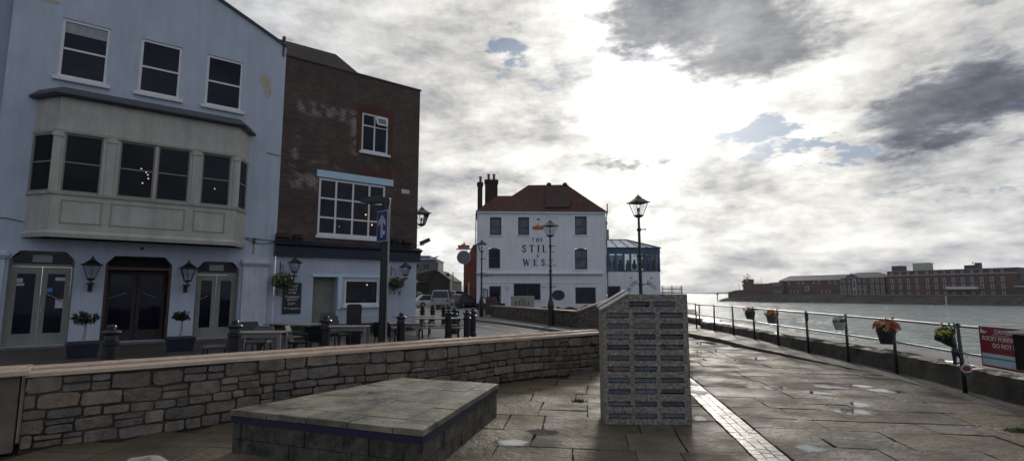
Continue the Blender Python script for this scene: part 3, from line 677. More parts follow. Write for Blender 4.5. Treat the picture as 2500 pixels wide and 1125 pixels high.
# bay
BY = -.80; bx0, bx1 = .09, 4.95; zb, zs_, zt_, zr = 3.24, 4.56, 6.40, 7.46
bay = []
plan = [(-.50, 0), (bx0, BY), (bx1, BY), (5.44, 0)]
def bayring(o, z): return [(plan[0][0] - o, .02, z), (plan[1][0] - o * .6, BY - o, z), (plan[2][0] + o * .6, BY - o, z), (plan[3][0] + o, .02, z)]
m = MB()
m.loft([bayring(0, zb), bayring(0, zs_ - .02)]); m.loft([bayring(.0, zt_), bayring(.0, zr)])
m.loft([bayring(.04, zb), bayring(.06, zb + .12), bayring(.02, zb + .2)]); m.loft([bayring(.05, zs_ - .05), bayring(.07, zs_ + .03)]); m.loft([bayring(.03, zt_ - .02), bayring(.05, zt_ + .06)])
by_ = m.build('bay_body', K['cream'], bp)
m = MB(); m.loft([bayring(.17, zr), bayring(.22, zr + .05), bayring(.21, zr + .10), bayring(.0, zr + .30)]); m.build('bay_roof', K['slate'], bp)
def panel(m, a, b, z0, z1, y, fr=.028):
    for q in ((a, b, z1 - fr, z1), (a, b, z0, z0 + fr), (a, a + fr, z0, z1), (b - fr, b, z0, z1)): m.box(q[0], q[1], y - .018, y + .004, q[2], q[3])
m = MB()
for u0, u1 in ((146, 247), (269, 450), (473, 548)): panel(m, S(u0, 520, BY), S(u1, 540, BY), zb + .42, zs_ - .20, BY)
K['creamdark'] = M('cream_moulding', (.27, .26, .21), .6, .1, 4)
m.build('panel_moulding', K['creamdark'], bp)
front = [(S(153, 400, BY), S(249, 400, BY)), (S(289, 420, BY), S(377, 420, BY)), (S(383, 420, BY), S(463, 420, BY)), (S(492, 430, BY), S(563, 430, BY))]
zw0, zw1 = zs_ + .03, zt_ - .03
m = MB(); edges = [bx0] + [e for w in front for e in w] + [bx1]
for i in range(0, len(edges), 2): m.box(edges[i], edges[i + 1], BY + .002, BY + .12, zs_ + .02, zt_)
for x in (bx0 + .02, (front[0][1] + front[1][0]) / 2, (front[2][1] + front[3][0]) / 2, bx1 - .02): m.box(x - .10, x + .10, BY - .035, BY + .1, zs_ + .03, zt_ - .02); m.box(x - .13, x + .13, BY - .06, BY, zt_ - .16, zt_ - .05)
m.build('bay_pilaster', K['cream'], bp)
for a, b in front: window_sash(bp, a, b, zw0, zw1, BY + .03, K['doorcream'], K['clear'], fw=.045, bars=((zw0 + zw1) / 2 + .02,), sill=False, name='bay_window', depth=.06)
for (p0, p1) in ((plan[0], plan[1]), (plan[2], plan[3])):
    d = Vector((p1[0] - p0[0], p1[1] - p0[1])); ang = math.atan2(d.y, d.x); LL = d.length
    f = MB(); f.m = Matrix.Translation((p0[0], p0[1], 0)) @ Matrix.Rotation(ang, 4, 'Z')
    for q in ((.02, .10, zw0, zw1), (LL - .14, LL - .02, zw0, zw1), (.1, LL - .14, zw1 - .06, zw1), (.1, LL - .14, zw0, zw0 + .06), (.1, LL - .14, (zw0 + zw1) / 2, (zw0 + zw1) / 2 + .035)): f.box(q[0], q[1], -.01, .06, q[2] , q[3])
    w = f.build('side_window', K['doorcream'], bp)
    g = MB(); g.m = f.m; g.box(.08, LL - .12, .02, .028, zw0 + .02, zw1 - .02); g.build('pane', K['clear'], w)
m = MB(); m.box(-.3, 5.2, .0, 3.0, zs_, zs_ + .01); m.box(-.3, 5.2, 3.0, 3.01, zs_, zt_ + .1); m.box(-.3, -.29, 0, 3, zs_, zt_ + .1); m.box(5.2, 5.21, 0, 3, zs_, zt_ + .1); m.box(-.3, 5.2, 0, 3, zt_ + .09, zt_ + .1)
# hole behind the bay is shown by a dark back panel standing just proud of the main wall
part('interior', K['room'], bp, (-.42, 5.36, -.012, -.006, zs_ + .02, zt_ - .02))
K['linen'] = M('pale_linen', (.30, .30, .33), .9, .2, 6)
for (u, v, w_, h_) in ((300, 474, .14, .16), (325, 486, .10, .05), (445, 484, .20, .09)):
    s, z = FL.hit(u, v, BY + .35); m = MB(); m.ball((s, BY + .35, z), 1, 10, 6, (w_, .1, h_)); m.build('window_cushion', K['linen'], bp)
part('net_curtain', K['curtain'], bp, (-.18, -.02, -.20, -.19, zw0, zw1), (5.02, 5.12, -.34, -.33, zw0, zw1))
r = random.Random(3)
K['lampglow'] = emit_mat('warm_bulb', (1, .52, .22), 7); K['palebulb'] = emit_mat('pale_bulb', (1, .85, .7), 4)
for i, (u, v, k) in enumerate([(345, 412, 0), (357, 421, 1), (361, 427, 0), (362, 436, 1), (348, 447, 0), (524, 461, 0)]):
    s, z = FL.hit(u, v, -.3); o = FL.loc(s, -.3, z)
    e = empty('pendant_lamp', o, 0, ['small pale bulb highest in the middle bay window', 'amber bulb just under the topmost bulb in the bay', 'pale bulb between two amber ones inside the bay', 'deep amber bulb in the middle of the bay cluster', 'pale bulb lowest of the cluster in the bay', 'single pale bulb in the right bay window'][i], 'pendant lamp', 'bulbs hanging inside the bay window')
    m = MB(); m.ball((0, 0, 0), .022, 8, 6); m.build('bulb', K['lampglow'] if k else K['palebulb'], e)
    m = MB(); m.tube([(0, 0, .02), (0, 0, zt_ - z - .02)], .004, 5); m.build('flex', K['black'], e)
# ground floor trim
K['trim'] = M('trim_white_stone', (.50, .54, .60), .7, .12, 3, .3, 30, streak=.3)
for a, b in ((XL + .02, -.80), (5.46, 6.30)):
    m = MB(); m.box(a, b, -.10, .0, .0, 2.62); m.box(a - .05, b + .06, -.17, .0, 2.62, 2.68); m.box(a - .08, b + .09, -.22, .0, 2.68, 2.76); m.box(a - .04, b + .04, -.15, .0, 2.76, 2.82); m.build('pilaster', K['trim'], bp)
part('plinth_step', K['pier'], bp, (-.95, 5.5, -.32, .0, 0, .055))
def double_door(a, b, z1, mats, y=.22):
    mid = (a + b) / 2; zd = z1 - .46
    m = MB(); m.box(a, b, y, y + .08, zd, zd + .08); m.box(a, a + .06, y, y + .08, .06, z1); m.box(b - .06, b, y, y + .08, .06, z1); m.box(a, b, y, y + .08, z1 - .05, z1)
    f = m.build('door_frame', mats, bp)
    part('fanlight', K['glass'], f, (a + .06, b - .06, y + .03, y + .04, zd + .08, z1 - .05))
    part('fanlight_notice', K['curtain'], f, (mid - .25, mid + .2, y + .02, y + .028, zd + .14, z1 - .1))
    for k, (p, q) in enumerate(((a + .065, mid - .006), (mid + .006, b - .065))):
        st = .13; m = MB()
        for c in ((p, p + st, .07, zd - .01), (q - st, q, .07, zd - .01), (p + st, q - st, zd - .21, zd - .01), (p + st, q - st, .07, .42)): m.box(c[0], c[1], y, y + .05, c[2], c[3])
        dd = m.build('door', mats, bp)
        part('pane', K['glass'], dd, (p + st - .01, q - st + .01, y + .022, y + .03, .40, zd - .20))
        # pull bar
        part('handle', K['galv'], dd, ((q - .07 if k == 0 else p + .04), (q - .04 if k == 0 else p + .07), y - .03, y, 1.05, 1.25))
double_door(dL[0], dL[1], dL[3], K['doorcream']); double_door(dR[0], dR[1], dR[3], K['doorcream'])
K['notice'] = M('window_notice', (.45, .47, .48), .6, .2, 9); K['notice2'] = M('blue_sticker', (.05, .22, .5), .5, .1, 9)
for (u, v, w, h, mt) in ((48, 684, .07, .06, 'notice'), (48, 694, .10, .035, 'notice'), (121, 708, .07, .06, 'notice2'), (148, 681, .12, .05, 'notice'), (146, 741, .11, .13, 'notice')):
    s, z = FL.hit(u, v, .235); part('window_notice', K[mt], bp, (s - w, s + w, .236, .24, z - h, z + h))
m = MB(); a, b, z1 = dM[0], dM[1], dM[3]
for s_, x in ((1, a), (-1, b)): m.box(min(x, x + .07 * s_), max(x, x + .07 * s_), .06, .24, .06, z1 - .30); m.box(min(x, x + .05 * s_), max(x, x + .05 * s_), .24, 1.05, .06, z1)
m.box(a, b, .10, .24, z1 - .44, z1 - .36); m.build('door_casing', K['redwood'], bp)
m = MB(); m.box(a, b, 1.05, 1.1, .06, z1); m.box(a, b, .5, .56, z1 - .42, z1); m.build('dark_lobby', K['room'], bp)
mid = (a + b) / 2
for p, q in ((a + .08, mid - .01), (mid + .01, b - .08)):
    m = MB(); st = .10
    for c in ((p, p + st, .07, z1 - .46), (q - st, q, .07, z1 - .46), (p + st, q - st, z1 - .58, z1 - .46), (p + st, q - st, .07, .40)): m.box(c[0], c[1], .72, .77, c[2], c[3])
    dd = m.build('inner_door', K['darkwood'], bp); part('pane', K['glass'], dd, (p + st - .01, q - st + .01, .74, .75, .38, z1 - .56))
for (s0, z0, s1, z1_) in ((a + .1, 1.42, a + .62, 1.62), (b - .72, 1.62, b - .35, 1.46)):
    m = MB(); m.tube([FL_ for FL_ in ((s0, .70, z0), (s1, .70, z1_))], .014, 6); m.build('push_bar', K['galv'], bp)
for (s0, z0, s1, z1_) in ((.12, 1.62, .52, 1.38), (4.04, 1.30, 4.44, 1.52)):
    m = MB(); m.tube([(s0, .205, z0), (s1, .205, z1_)], .014, 6); m.build('push_bar', K['galv'], bp)
# small vent and stay bracket with rust mark
m = MB(); s, z = FL.hit(347, 605); m.lathe([(.055, 0), (.055, .03), (.03, .03)], n=12); 
m.m = None
vm = MB(); vm.tube([(s, -.02, z - .02), (s, .01, z - .02)], .055, 12); vm.build('vent', K['black'], bp)
m = MB(); s, z = FL.hit(620, 585); m.box(s - .02, s + .02, -.12, 0, z - .16, z + .04); m.box(s - .03, s + .06, -.16, -.1, z, z + .05); m.build('bracket', K['black'], bp)
K['rust'] = M('rust_stain', (.30, .17, .07), .9, .3, 8); m = MB(); m.poly([(s - .02, -.004, z - .16), (s - .03, -.004, z - .52), (s + .02, -.004, z - .55), (s + .02, -.004, z - .16)][::1]); m.build('rust_streak', K['rust'], bp)
m = MB(); pts = []
for i in range(15):
    t = i / 14; pts.append((5.5 + t * 1.05, -.03, 3.45 + .14 * (2 * t - 1) ** 2 - .02 * t))
for cp_ in (pts, [(5.45, -.03, 3.62), (6.6, -.03, 3.56)], [(-1.26, -.04, 3.75), (-.9, -.04, 3.78), (-.5, -.04, 3.70)], [(6.05, -.02, 6.90), (6.52, -.02, 6.86)]): m = MB(); m.tube(cp_, .011, 5); m.build('cable', K['black'], bp)
# vent pipe standing on the party wall
s, z = FL.hit(693, 133); vp = empty('vent_pipe', FL.loc(s - .02, -.02, z - .1), FANG, 'slim grey flue pipe with cowl where the blue gable meets the brick', 'flue')
m = MB(); m.tube([(0, 0, 0), (0, 0, .62)], .035, 10); m.build('pipe', K['slate'], vp); m = MB(); m.lathe([(.07, .60), (.075, .62), (.075, .78), (.05, .80), (.045, .82)], n=12); m.build('cowl', K['slate'], vp)
# neighbour further left, set back a little
nb = empty('blue_neighbour', FL.loc(-1.28, .35), FANG, 'greyer blue rendered house cut off at the left edge of the view', 'house')
part('wall', K['blue2'], nb, (-5.0, -.002, 0, 8, 0, 13.5))
part('cornice', K['trim'], nb, (-5.0, .0, -.42, .0, 2.66, 2.8))
part('pilaster', K['trim'], nb, (-.5, -.004, -.36, .0, 0, 2.66))
window_sash(nb, -3.4, -2.2, 8.3, 10.2, -.06, K['white'], fw=.085, bars=(9.2,), depth=.08)
m = MB(); m.tube([(-1.0, -.35, 3.5), (-.6, -.02, 3.6)], .02, 6); m.ball((-.95, -.4, 3.35), .17, 10, 8); m.build('outdoor_lamp', M('dark_red_lamp', (.05, .01, .015), .4), nb)

# ---- brick pub
K['oldbrick'] = brick_mat('old_dark_brick', (.095, .050, .036), (.040, .026, .024), (.075, .066, .055), .225, .077, .011, patch=[
    (7.1, 9.62, 8.75, 9.25, (.46, .43, .40), .43, .7), (9.3, 9.6, 7.4, 9.0, (.46, .43, .40), .43, .7), (6.9, 8.0, 5.7, 6.3, (.46, .43, .40), .43, .7), (6.9, 7.25, 6.4, 8.0, (.42, .38, .34), .48, .8), (7.2, 9.0, 6.7, 6.9, (.4, .38, .35), .50, .6)], dirt=.45)
K['redbrick'] = brick_mat('rubbed_red_brick', (.105, .028, .017), (.075, .022, .014), (.05, .03, .025), .075, .23, .006, dirt=.25)
bk = empty('brick_pub', (FA[0], FA[1], 0), FANG, 'dark weathered brick pub building with navy fascia and pale blue ground floor', 'pub')
X0, X1 = 6.575, 12.50
cas = (9.76, 10.97, 7.62, 9.32); big = (8.06, 10.92, 3.90, 6.24)
m = MB(); wall_open(m, X0, X1, 3.42, 10.93, [cas + (.12,), big + (.10,)], .12)
m.poly([(X1, 0, 0), (X1, 9, 0), (X1, 9, 10.93), (X1, 0, 10.93)]); m.poly([(X0, 0, 10.93), (X1, 0, 10.93), (X1, .3, 10.93), (X0, .3, 10.93)]); m.poly([(X0, .3, 10.93), (X1, .3, 10.93), (X1, .3, 10.2), (X0, .3, 10.2)][::-1]); m.poly([(X0, 0, 3.42), (X0, 0, 10.93), (X0, .4, 10.93), (X0, .4, 3.42)])
m.build('brick_wall', K['oldbrick'], bk)
part('parapet_cap', K['slate'], bk, (X0 - .02, X1 + .05, -.05, .34, 10.932, 10.99))
m = MB()
for (a, b, z0, z1) in ((9.52, 9.757, 7.5, 9.36), (10.973, 11.2, 7.5, 9.36), (9.52, 11.2, 9.36, 9.68), (9.6, 11.2, 6.62, 6.90)): m.box(a, b, -.006, .01, z0, z1)
m.build('red_brick_dressing', K['redbrick'], bk)
K['rooftile'] = brick_mat('brown_roof_tile', (.050, .028, .020), (.032, .020, .015), (.012, .01, .009), .17, .11, .012, dirt=.35)
a0 = FL.hit(668, 92, 2.6); a1 = FL.hit(820, 133, 2.6); a2 = FL.hit(905, 185, .36)
m = MB(); P0 = (X0 - .5, .32, 10.75); R0 = (S(668, 90, 2.6) , 2.6, a0[1]); R1 = (a1[0], 2.6, a1[1]); E1_ = (a2[0], .36, 10.85)
m.poly([P0, E1_, R1, R0]); m.poly([E1_, (a2[0], 5.2, 10.85), R1]); m.poly([R0, R1, (a2[0], 5.2, 10.85), (X0 - .5, 5.2, 10.75)][::1]); m.poly([P0, R0, (X0 - .5, 5.2, 10.75)])
m.build('tiled_roof', K['rooftile'], bk)
w = MB()
window_sash(bk, *cas, .03, K['white'], fw=.075, mull=((cas[0] + cas[1]) / 2 - .02,), bars=(8.78,), depth=.08, name='casement_window')
m = MB(); m.m = Matrix.Translation((10.38, .02, 9.24)) @ Matrix.Rotation(R(-24), 4, 'X')
for q in ((0, .06, -.42, 0), (.44, .5, -.42, 0), (0, .5, -.06, 0), (0, .5, -.42, -.36)): m.box(q[0], q[1], -.02, .03, q[2], q[3])
tl = m.build('open_top_light', K['white'], bk); g = MB(); g.m = m.m; g.box(.05, .45, .0, .008, -.38, -.04); g.build('pane', K['glassb'], tl)
bw_ = window_sash(bk, *big, .03, K['white'], K['clear'], fw=.09, mull=tuple(big[0] + (big[1] - big[0]) * k / 4 for k in (1, 2, 3)), bars=(4.64, 5.42), depth=.06, name='large_window', sill=False)
part('sill', K['white'], bw_, (big[0] - .06, big[1] + .06, -.06, .03, 3.80, 3.90))
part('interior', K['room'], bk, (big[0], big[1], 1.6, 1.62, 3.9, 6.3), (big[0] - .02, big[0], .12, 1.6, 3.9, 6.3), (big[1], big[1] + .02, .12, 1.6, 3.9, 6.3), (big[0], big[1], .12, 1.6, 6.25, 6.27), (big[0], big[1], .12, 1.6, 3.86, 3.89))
part('net_curtain', K['curtain'], bk, (big[1] - .42, big[1] - .12, .14, .16, 4.3, 6.2), (big[0] + .1, big[1] - .1, .17, .18, 6.0, 6.2))
part('lintel', K['lintel'], bk, (7.95, 11.26, -.05, .06, 6.26, 6.54))
part('wall_plaque', K['redbrick'], bk, (S(980, 460), S(998, 460), -.02, 0, ZZ(989, 463), ZZ(989, 456)))
part('wall_plaque', K['notice'], bk, (S(980, 467), S(999, 467), -.02, 0, ZZ(989, 473), ZZ(989, 463)))
K['figure'] = M('pale_window_object', (.35, .33, .31), .8, .2, 6)
for (u, v, w_, h_) in ((823, 558, .10, .22), (845, 553, .17, .28), (884, 548, .07, .22), (893, 545, .07, .26)):
    s, z = FL.hit(u, v, .5); m = MB(); m.lathe([(w_ * .8, -h_), (w_, -h_ * .3), (w_ * .8, h_ * .4), (w_ * .3, h_ * .6), (w_ * .35, h_ * .9), (w_ * .1, h_)], (s, .5, z), 10); m.build('window_ornament', K['figure'], bk)
for i, (u, v) in enumerate(((893, 524), (908, 549), (828, 553))):
    s, z = FL.hit(u, v, .7); e = empty('pendant_lamp', FL.loc(s, .7, z), 0, ['upper amber bulb inside the large white barred window', 'lower amber bulb inside the large white barred window', 'faint bulb at the left of the large white barred window'][i], 'pendant lamp', 'bulbs inside the large brick pub window')
    m = MB(); m.ball((0, 0, 0), .035 if i < 2 else .02, 8, 6); m.build('bulb', K['lampglow'], e); m = MB(); m.tube([(0, 0, .03), (0, 0, 6.2 - z)], .004, 5); m.build('flex', K['black'], e)
# shop front
m = MB(); m.prism([(0, 3.0), (-.16, 3.0), (-.20, 3.38), (-.34, 3.44), (-.36, 3.50), (0, 3.62)], X0 - .08, X1 + .10, 'x'); m.build('fascia', K['navy'], bk)
por = (8.0, 8.96, .38, 2.24); sw_ = (9.27, 10.74, 1.13, 2.16)
m = MB(); wall_open(m, X0, X1, .38, 3.0, [(por[0], por[1], .38, 2.24, .5), sw_ + (.12,)], .12); m.poly([(X1 + .001, 0, .38), (X1 + .001, 1, .38), (X1 + .001, 1, 3), (X1 + .001, 0, 3)]); m.build('shopfront_wall', K['blue'], bk)
part('plinth', K['black'], bk, (X0, por[0], -.03, .02, 0, .38), (por[1], X1 + .01, -.03, .02, 0, .38), (por[0], por[1], .3, .35, 0, .38))
K['beige'] = M('beige_board', (.22, .22, .18), .8, .15, 2)
part('porch_board', K['beige'], bk, (por[0], por[1], .40, .44, .3, 2.24))
part('architrave', K['paleblue'], bk, (por[0] - .05, 10.95, -.05, .0, 2.26, 2.36), (por[1] + .02, por[1] + .18, -.06, .0, .98, 2.26), (7.95, 11.0, -.03, 0, 2.94, 3.0))
w = window_sash(bk, *sw_, .02, K['white'], K['clear'], fw=.07, name='shop_window', depth=.06)
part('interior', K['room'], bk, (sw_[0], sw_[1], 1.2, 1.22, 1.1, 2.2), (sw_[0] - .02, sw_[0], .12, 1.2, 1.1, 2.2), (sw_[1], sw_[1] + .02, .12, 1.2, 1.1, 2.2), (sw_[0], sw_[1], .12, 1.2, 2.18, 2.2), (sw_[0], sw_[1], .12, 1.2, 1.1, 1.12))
part('net_curtain', K['curtain'], bk, (sw_[1] - .22, sw_[1] - .08, .16, .18, 1.2, 2.1))
part('window_notice', K['notice'], bk, (10.02, 10.24, .07, .075, 1.24, 1.38))
m = MB(); panel(m, 9.95, 10.75, .45, .62, 0); panel(m, 9.95, 10.75, .66, .95, 0); m.build('panel_moulding', K['trim'], bk)
s, z = FL.hit(896, 695, .6); e = empty('pendant_lamp', FL.loc(s, .6, z), 0, 'orange bulb glowing behind the ground floor window of the brick pub', 'pendant lamp'); m = MB(); m.ball((0, 0, 0), .03, 8, 6); m.build('bulb', K['lampglow'], e); m = MB(); m.tube([(0, 0, .03), (0, 0, 2.17 - z)], .004, 5); m.build('flex', K['black'], e)
# floodlight clusters on the fascia
def floodlight(s, z, w, label, tilt=25, y=-.12):
    e = empty('floodlight', FL.loc(s, y, z), FANG, label, 'floodlight', 'floodlights above the navy fascia')
    m = MB(); m.m = Matrix.Rotation(R(tilt), 4, 'X'); m.prism([(-.16, .0), (.1, -.06), (.12, .10), (-.14, .09)], -w, w, 'x'); m.build('lamp_head', K['black'], e, bevel=.01)
    m = MB(); m.box(-w - .02, -w, -.02, .10, -.12, .05); m.box(w, w + .02, -.02, .1, -.12, .05); m.box(-w - .02, w + .02, .04, .1, -.14, -.10); m.build('yoke', K['black'], e)
for i, (u, v, w, l) in enumerate(((690, 577, .22, 'black floodlight at the left end of the navy fascia'), (728, 580, .16, 'second black floodlight from the blue gable on the fascia'), (965, 590, .16, 'black floodlight on the fascia right of the one way sign'), (993, 592, .18, 'black floodlight at the right end of the navy fascia'))):
    s, z = FL.hit(u, v, -.12); floodlight(s, z, w, l, 15 + 7 * i)
e = empty('security_camera', FL.loc(X1 + .22, -.05, ZZ(1025, 594)), FANG, 'dark box camera on an arm at the right corner of the brick pub', 'camera')
m = MB(); m.m = Matrix.Rotation(R(-25), 4, 'Y') ; m.box(-.06, .42, -.09, .09, -.06, .10); m.build('camera_body', K['darkwood'], e, bevel=.01); m = MB(); m.tube([(-.22, .05, -.1), (.1, 0, -.08), (.12, 0, -.02)], .015, 6); m.build('arm', K['black'], e)
# ------------------------------------------------------------------ lettering
GL = {  # stroke glyphs on a 1-high cell: (points, thick?) ; serifs are added at listed points
 'T': (.80, [([(.4, 0), (.4, 1)], 1), ([(.02, .97), (.78, .97)], 0)], [(.4, 0)], [(.02, .86, .97), (.78, .86, .97)]),
 'H': (.86, [([(.14, 0), (.14, 1)], 1), ([(.72, 0), (.72, 1)], 1), ([(.14, .52), (.72, .52)], 0)], [(.14, 0), (.72, 0), (.14, 1), (.72, 1)], []),
 'E': (.68, [([(.14, 0), (.14, 1)], 1), ([(.14, .97), (.58, .97)], 0), ([(.14, .52), (.48, .52)], 0), ([(.14, .03), (.62, .03)], 0)], [(.08, 0), (.08, 1)], [(.60, .03, .16), (.57, .84, .97)]),
 'S': (.60, [([(.50, .80), (.42, .94), (.28, .98), (.14, .90), (.10, .76), (.18, .62), (.32, .52), (.46, .40), (.51, .24), (.42, .07), (.26, .02), (.12, .08), (.07, .22)], 2)], [], []),
 'I': (.36, [([(.18, 0), (.18, 1)], 1)], [(.18, 0), (.18, 1)], []),
 'L': (.66, [([(.14, 0), (.14, 1)], 1), ([(.14, .03), (.60, .03)], 0)], [(.08, 0), (.14, 1)], [(.59, .03, .18)]),
 'W': (1.14, [([(.08, 1), (.34, 0)], 1), ([(.34, 0), (.56, .9)], 0), ([(.54, .95), (.80, 0)], 1), ([(.80, 0), (1.06, 1)], 0)], [(.08, 1), (.54, 1), (1.06, 1)], []),
 '&': (.70, [([(.62, .55), (.50, .15), (.28, .02), (.10, .16), (.14, .38), (.34, .52), (.44, .70), (.36, .92), (.22, .90), (.18, .74), (.30, .50), (.52, .12), (.68, .02)], 2)], [], []),
 ' ': (.45, [], [], [])}
def stroke(mb, pts, w, y0, y1):
    for i in range(len(pts) - 1):
        (x0, z0), (x1, z1) = pts[i], pts[i + 1]; L_ = math.hypot(x1 - x0, z1 - z0)
        if L_ < 1e-6: continue
        nx, nz = -(z1 - z0) / L_ * w / 2, (x1 - x0) / L_ * w / 2; ex, ez = (x1 - x0) / L_ * w * .25, (z1 - z0) / L_ * w * .25
        mb.prism([(x0 + nx - ex, z0 + nz - ez), (x1 + nx + ex, z1 + nz + ez), (x1 - nx + ex, z1 - nz + ez), (x0 - nx - ex, z0 - nz - ez)], y0 - .0004 * i, y1, 'y')
def serif_text(mb, txt, x, z, h, width=None, y0=-.02, y1=0., tf=None, wt=.16):
    tot = sum(GL[c][0] for c in txt); gap = 0 if len(txt) < 2 or width is None else (width / h - tot) / (len(txt) - 1)
    cx = 0
    for c in txt:
        wd, st, sf, vs = GL[c]; T = (lambda px, pz, cx=cx: (x + (cx + px) * h, z + pz * h)) if tf is None else (lambda px, pz, cx=cx: tf((cx + px) * h, pz * h))
        for pts, k in st: stroke(mb, [T(*p) for p in pts], h * (wt if k == 1 else wt * .42 if k == 0 else wt * .8), y0, y1)
        for sx_, sz_ in sf: stroke(mb, [T(sx_ - .13, .02 if sz_ < .5 else .98), T(sx_ + .13, .02 if sz_ < .5 else .98)], h * .05, y0 - .001, y1)
        for vx, va, vb in vs: stroke(mb, [T(vx, va), T(vx, vb)], h * .05, y0 - .001, y1)
        cx += wd + gap
def sans(name, txt, size, mat, parent, loc, rot=(R(90), 0, 0), depth=.004, align='CENTER', shear=0., bold=0.):
    c = bpy.data.curves.new(name, 'FONT'); c.body = txt; c.size = size; c.extrude = depth; c.align_x = align; c.align_y = 'CENTER'; c.shear = shear; c.offset = bold
    o = bpy.data.objects.new('tmp', c); COL.objects.link(o)
    me = bpy.data.meshes.new_from_object(o.evaluated_get(bpy.context.evaluated_depsgraph_get())); bpy.data.objects.remove(o)
    me.materials.clear(); me.materials.append(mat); n = bpy.data.objects.new(name, me); COL.objects.link(n); n.location = loc; n.rotation_euler = rot
    if parent is not None: n.parent = parent; CH.setdefault(parent.name, []).append(n)
    return n
# ------------------------------------------------------------------ the white pub
SA = gnd(1163, 755); SW = Frame(SA, R(3)); q = SW.xs; qz = SW.zs
sp = empty('white_pub', (SA[0], SA[1], 0), R(3), 'white three storey harbour pub with red hipped roof and large black lettering', 'pub')
WX1 = 13.36
def R4(u0, u1, v0, v1, y=0.): return (q(u0, v1, y), q(u1, v1, y), qz((u0 + u1) / 2, v1, y), qz((u0 + u1) / 2, v0, y))
up = [R4(1196, 1224, 530, 574), R4(1265, 1292, 530, 574), R4(1404, 1433, 528, 573)]; md = [R4(1193, 1221, 605, 655), R4(1404, 1434, 606, 657)]
gd = R4(1194, 1223, 698, 747); gw = R4(1254, 1320, 692, 732); gr = R4(1405, 1455, 701, 741); bl = R4(1333, 1363, 530, 575)
hl = [w + (.14,) for w in up + md + [gw, gr]] + [gd + (.2,), bl + (.06,)]
m = MB(); wall_open(m, 0, WX1, 0, 10.0, hl, .14); m.poly([(0, 0, 0), (0, 0, 10), (0, 9, 10), (0, 9, 0)]); m.poly([(WX1, 0, 0), (WX1, 9, 0), (WX1, 9, 10), (WX1, 0, 10)]); m.poly([(bl[0], .06, bl[2]), (bl[1], .06, bl[2]), (bl[1], .06, bl[3]), (bl[0], .06, bl[3])])
m.build('wall', K['offwhite'], sp)
K['redtile'] = brick_mat('red_clay_tile', (.095, .027, .018), (.058, .020, .015), (.025, .01, .009), .2, .16, .015, dirt=.35)
K['darktile'] = brick_mat('dark_mossy_tile', (.060, .026, .020), (.038, .020, .016), (.02, .012, .01), .2, .16, .015, dirt=.3)
ry = 3.2; rl = (q(1290, 452, ry), ry, qz(1290, 452, ry)); rr = (q(1384, 451, ry), ry, qz(1384, 451, ry)); el = (-.15, -.28, 10.0); er = (WX1 + .15, -.28, 10.02); k1 = (q(1213, 478, 2.2), 2.2, qz(1213, 478, 2.2)); k2 = (q(1250, 478, 2.2), 2.2, qz(1250, 478, 2.2))
m = MB(); m.poly([el, er, rr, rl, k2, k1]); m.poly([er, (WX1 + .15, 7, 10.0), rr]); m.poly([el, k1, (-.15, 7, 10.0)]); m.poly([rr, (WX1 + .15, 7, 10.0), (-.15, 7, 10.0), k1, k2, rl]); m.build('roof', K['redtile'], sp)
def onroof(u, v, lift):
    # point of the front roof slope seen at a pixel
    a, b, c = Vector(el), Vector(er), Vector(rr); n = (b - a).cross(c - a).normalized(); r_ = ray(u, v)
    o = Vector((*SW.inv((0, 0)), EYE)); dl = Vector((r_.x * SW.d[0] + r_.y * SW.d[1], r_.x * SW.n[0] + r_.y * SW.n[1], r_.z)); t = (a - o).dot(n) / dl.dot(n); p = o + dl * t
    if n.z < 0: n = -n
    return tuple(p + n * lift)
m = MB(); cs_ = [(1331, 507), (1392, 507), (1388, 453), (1333, 453)]; m.loft([[onroof(u, v, -.02) for u, v in cs_], [onroof(u, v, .09) for u, v in cs_]]); m.build('dark_roof_patch', K['darktile'], sp)
for u in (1340, 1379): p = onroof(u, 453, .1); m = MB(); m.lathe([(.25, -.1), (.25, .15), (.16, .22)], p, 10); m.build('ridge_vent', K['darktile'], sp)
part('eaves', K['offwhite'], sp, (-.1, WX1 + .1, -.22, .0, 9.84, 9.985))
K['chim'] = brick_mat('sooty_brick', (.045, .02, .016), (.028, .016, .014), (.02, .016, .014), .22, .075, .01, axes='wz', dirt=.3); K['pot'] = M('clay_pot', (.14, .045, .028), .8, .2, 5)
def chimney(u0, u1, v0, pots, y0, y1, name='chimney', rot=None):
    a, b, z = q(u0, v0 + 20, y0), q(u1, v0 + 20, y0), qz((u0 + u1) / 2, v0, y0)
    m = MB(); m.box(a, b, y0, y1, 8.5, z - .35); m.box(a - .08, b + .08, y0 - .08, y1 + .08, z - .35, z - .1); m.box(a - .02, b + .02, y0 - .02, y1 + .02, z - .1, z); c = m.build(name, K['chim'], sp)
    for u in pots: x = q(u, v0, y0 + .3); m = MB(); m.lathe([(.17, 0), (.14, .1), (.13, .55), (.17, .6), (.16, .68)], (x, (y0 + y1) / 2, z), 10); m.build('chimney_pot', K['pot'], c)
chimney(1166, 1178, 444, (1173,), 2.2, 3.1); chimney(1184, 1215, 438, (1193, 1206), 2.6, 3.6)
for w in up: window_sash(sp, w[0], w[1], w[2], w[3] - .12, .05, K['navyframe'], K['glassb'], fw=.12, bars=((w[2] + w[3]) / 2 - .1,), arch=.13, sillmat=K['offwhite'], depth=.08)
for w in md: window_sash(sp, w[0], w[1], w[2], w[3] - .12, .05, K['navyframe'], K['glass'] if w is md[0] else K['glassb'], fw=.12, bars=((w[2] + w[3]) / 2,), arch=.13, sillmat=K['offwhite'], depth=.08)
window_sash(sp, *gw, .05, K['navyframe'], K['glass'], fw=.12, mull=((gw[0] + gw[1]) / 2,), sillmat=K['offwhite'], depth=.08); window_sash(sp, *gr, .05, K['navyframe'], K['glass'], fw=.12, sill=False, depth=.08)
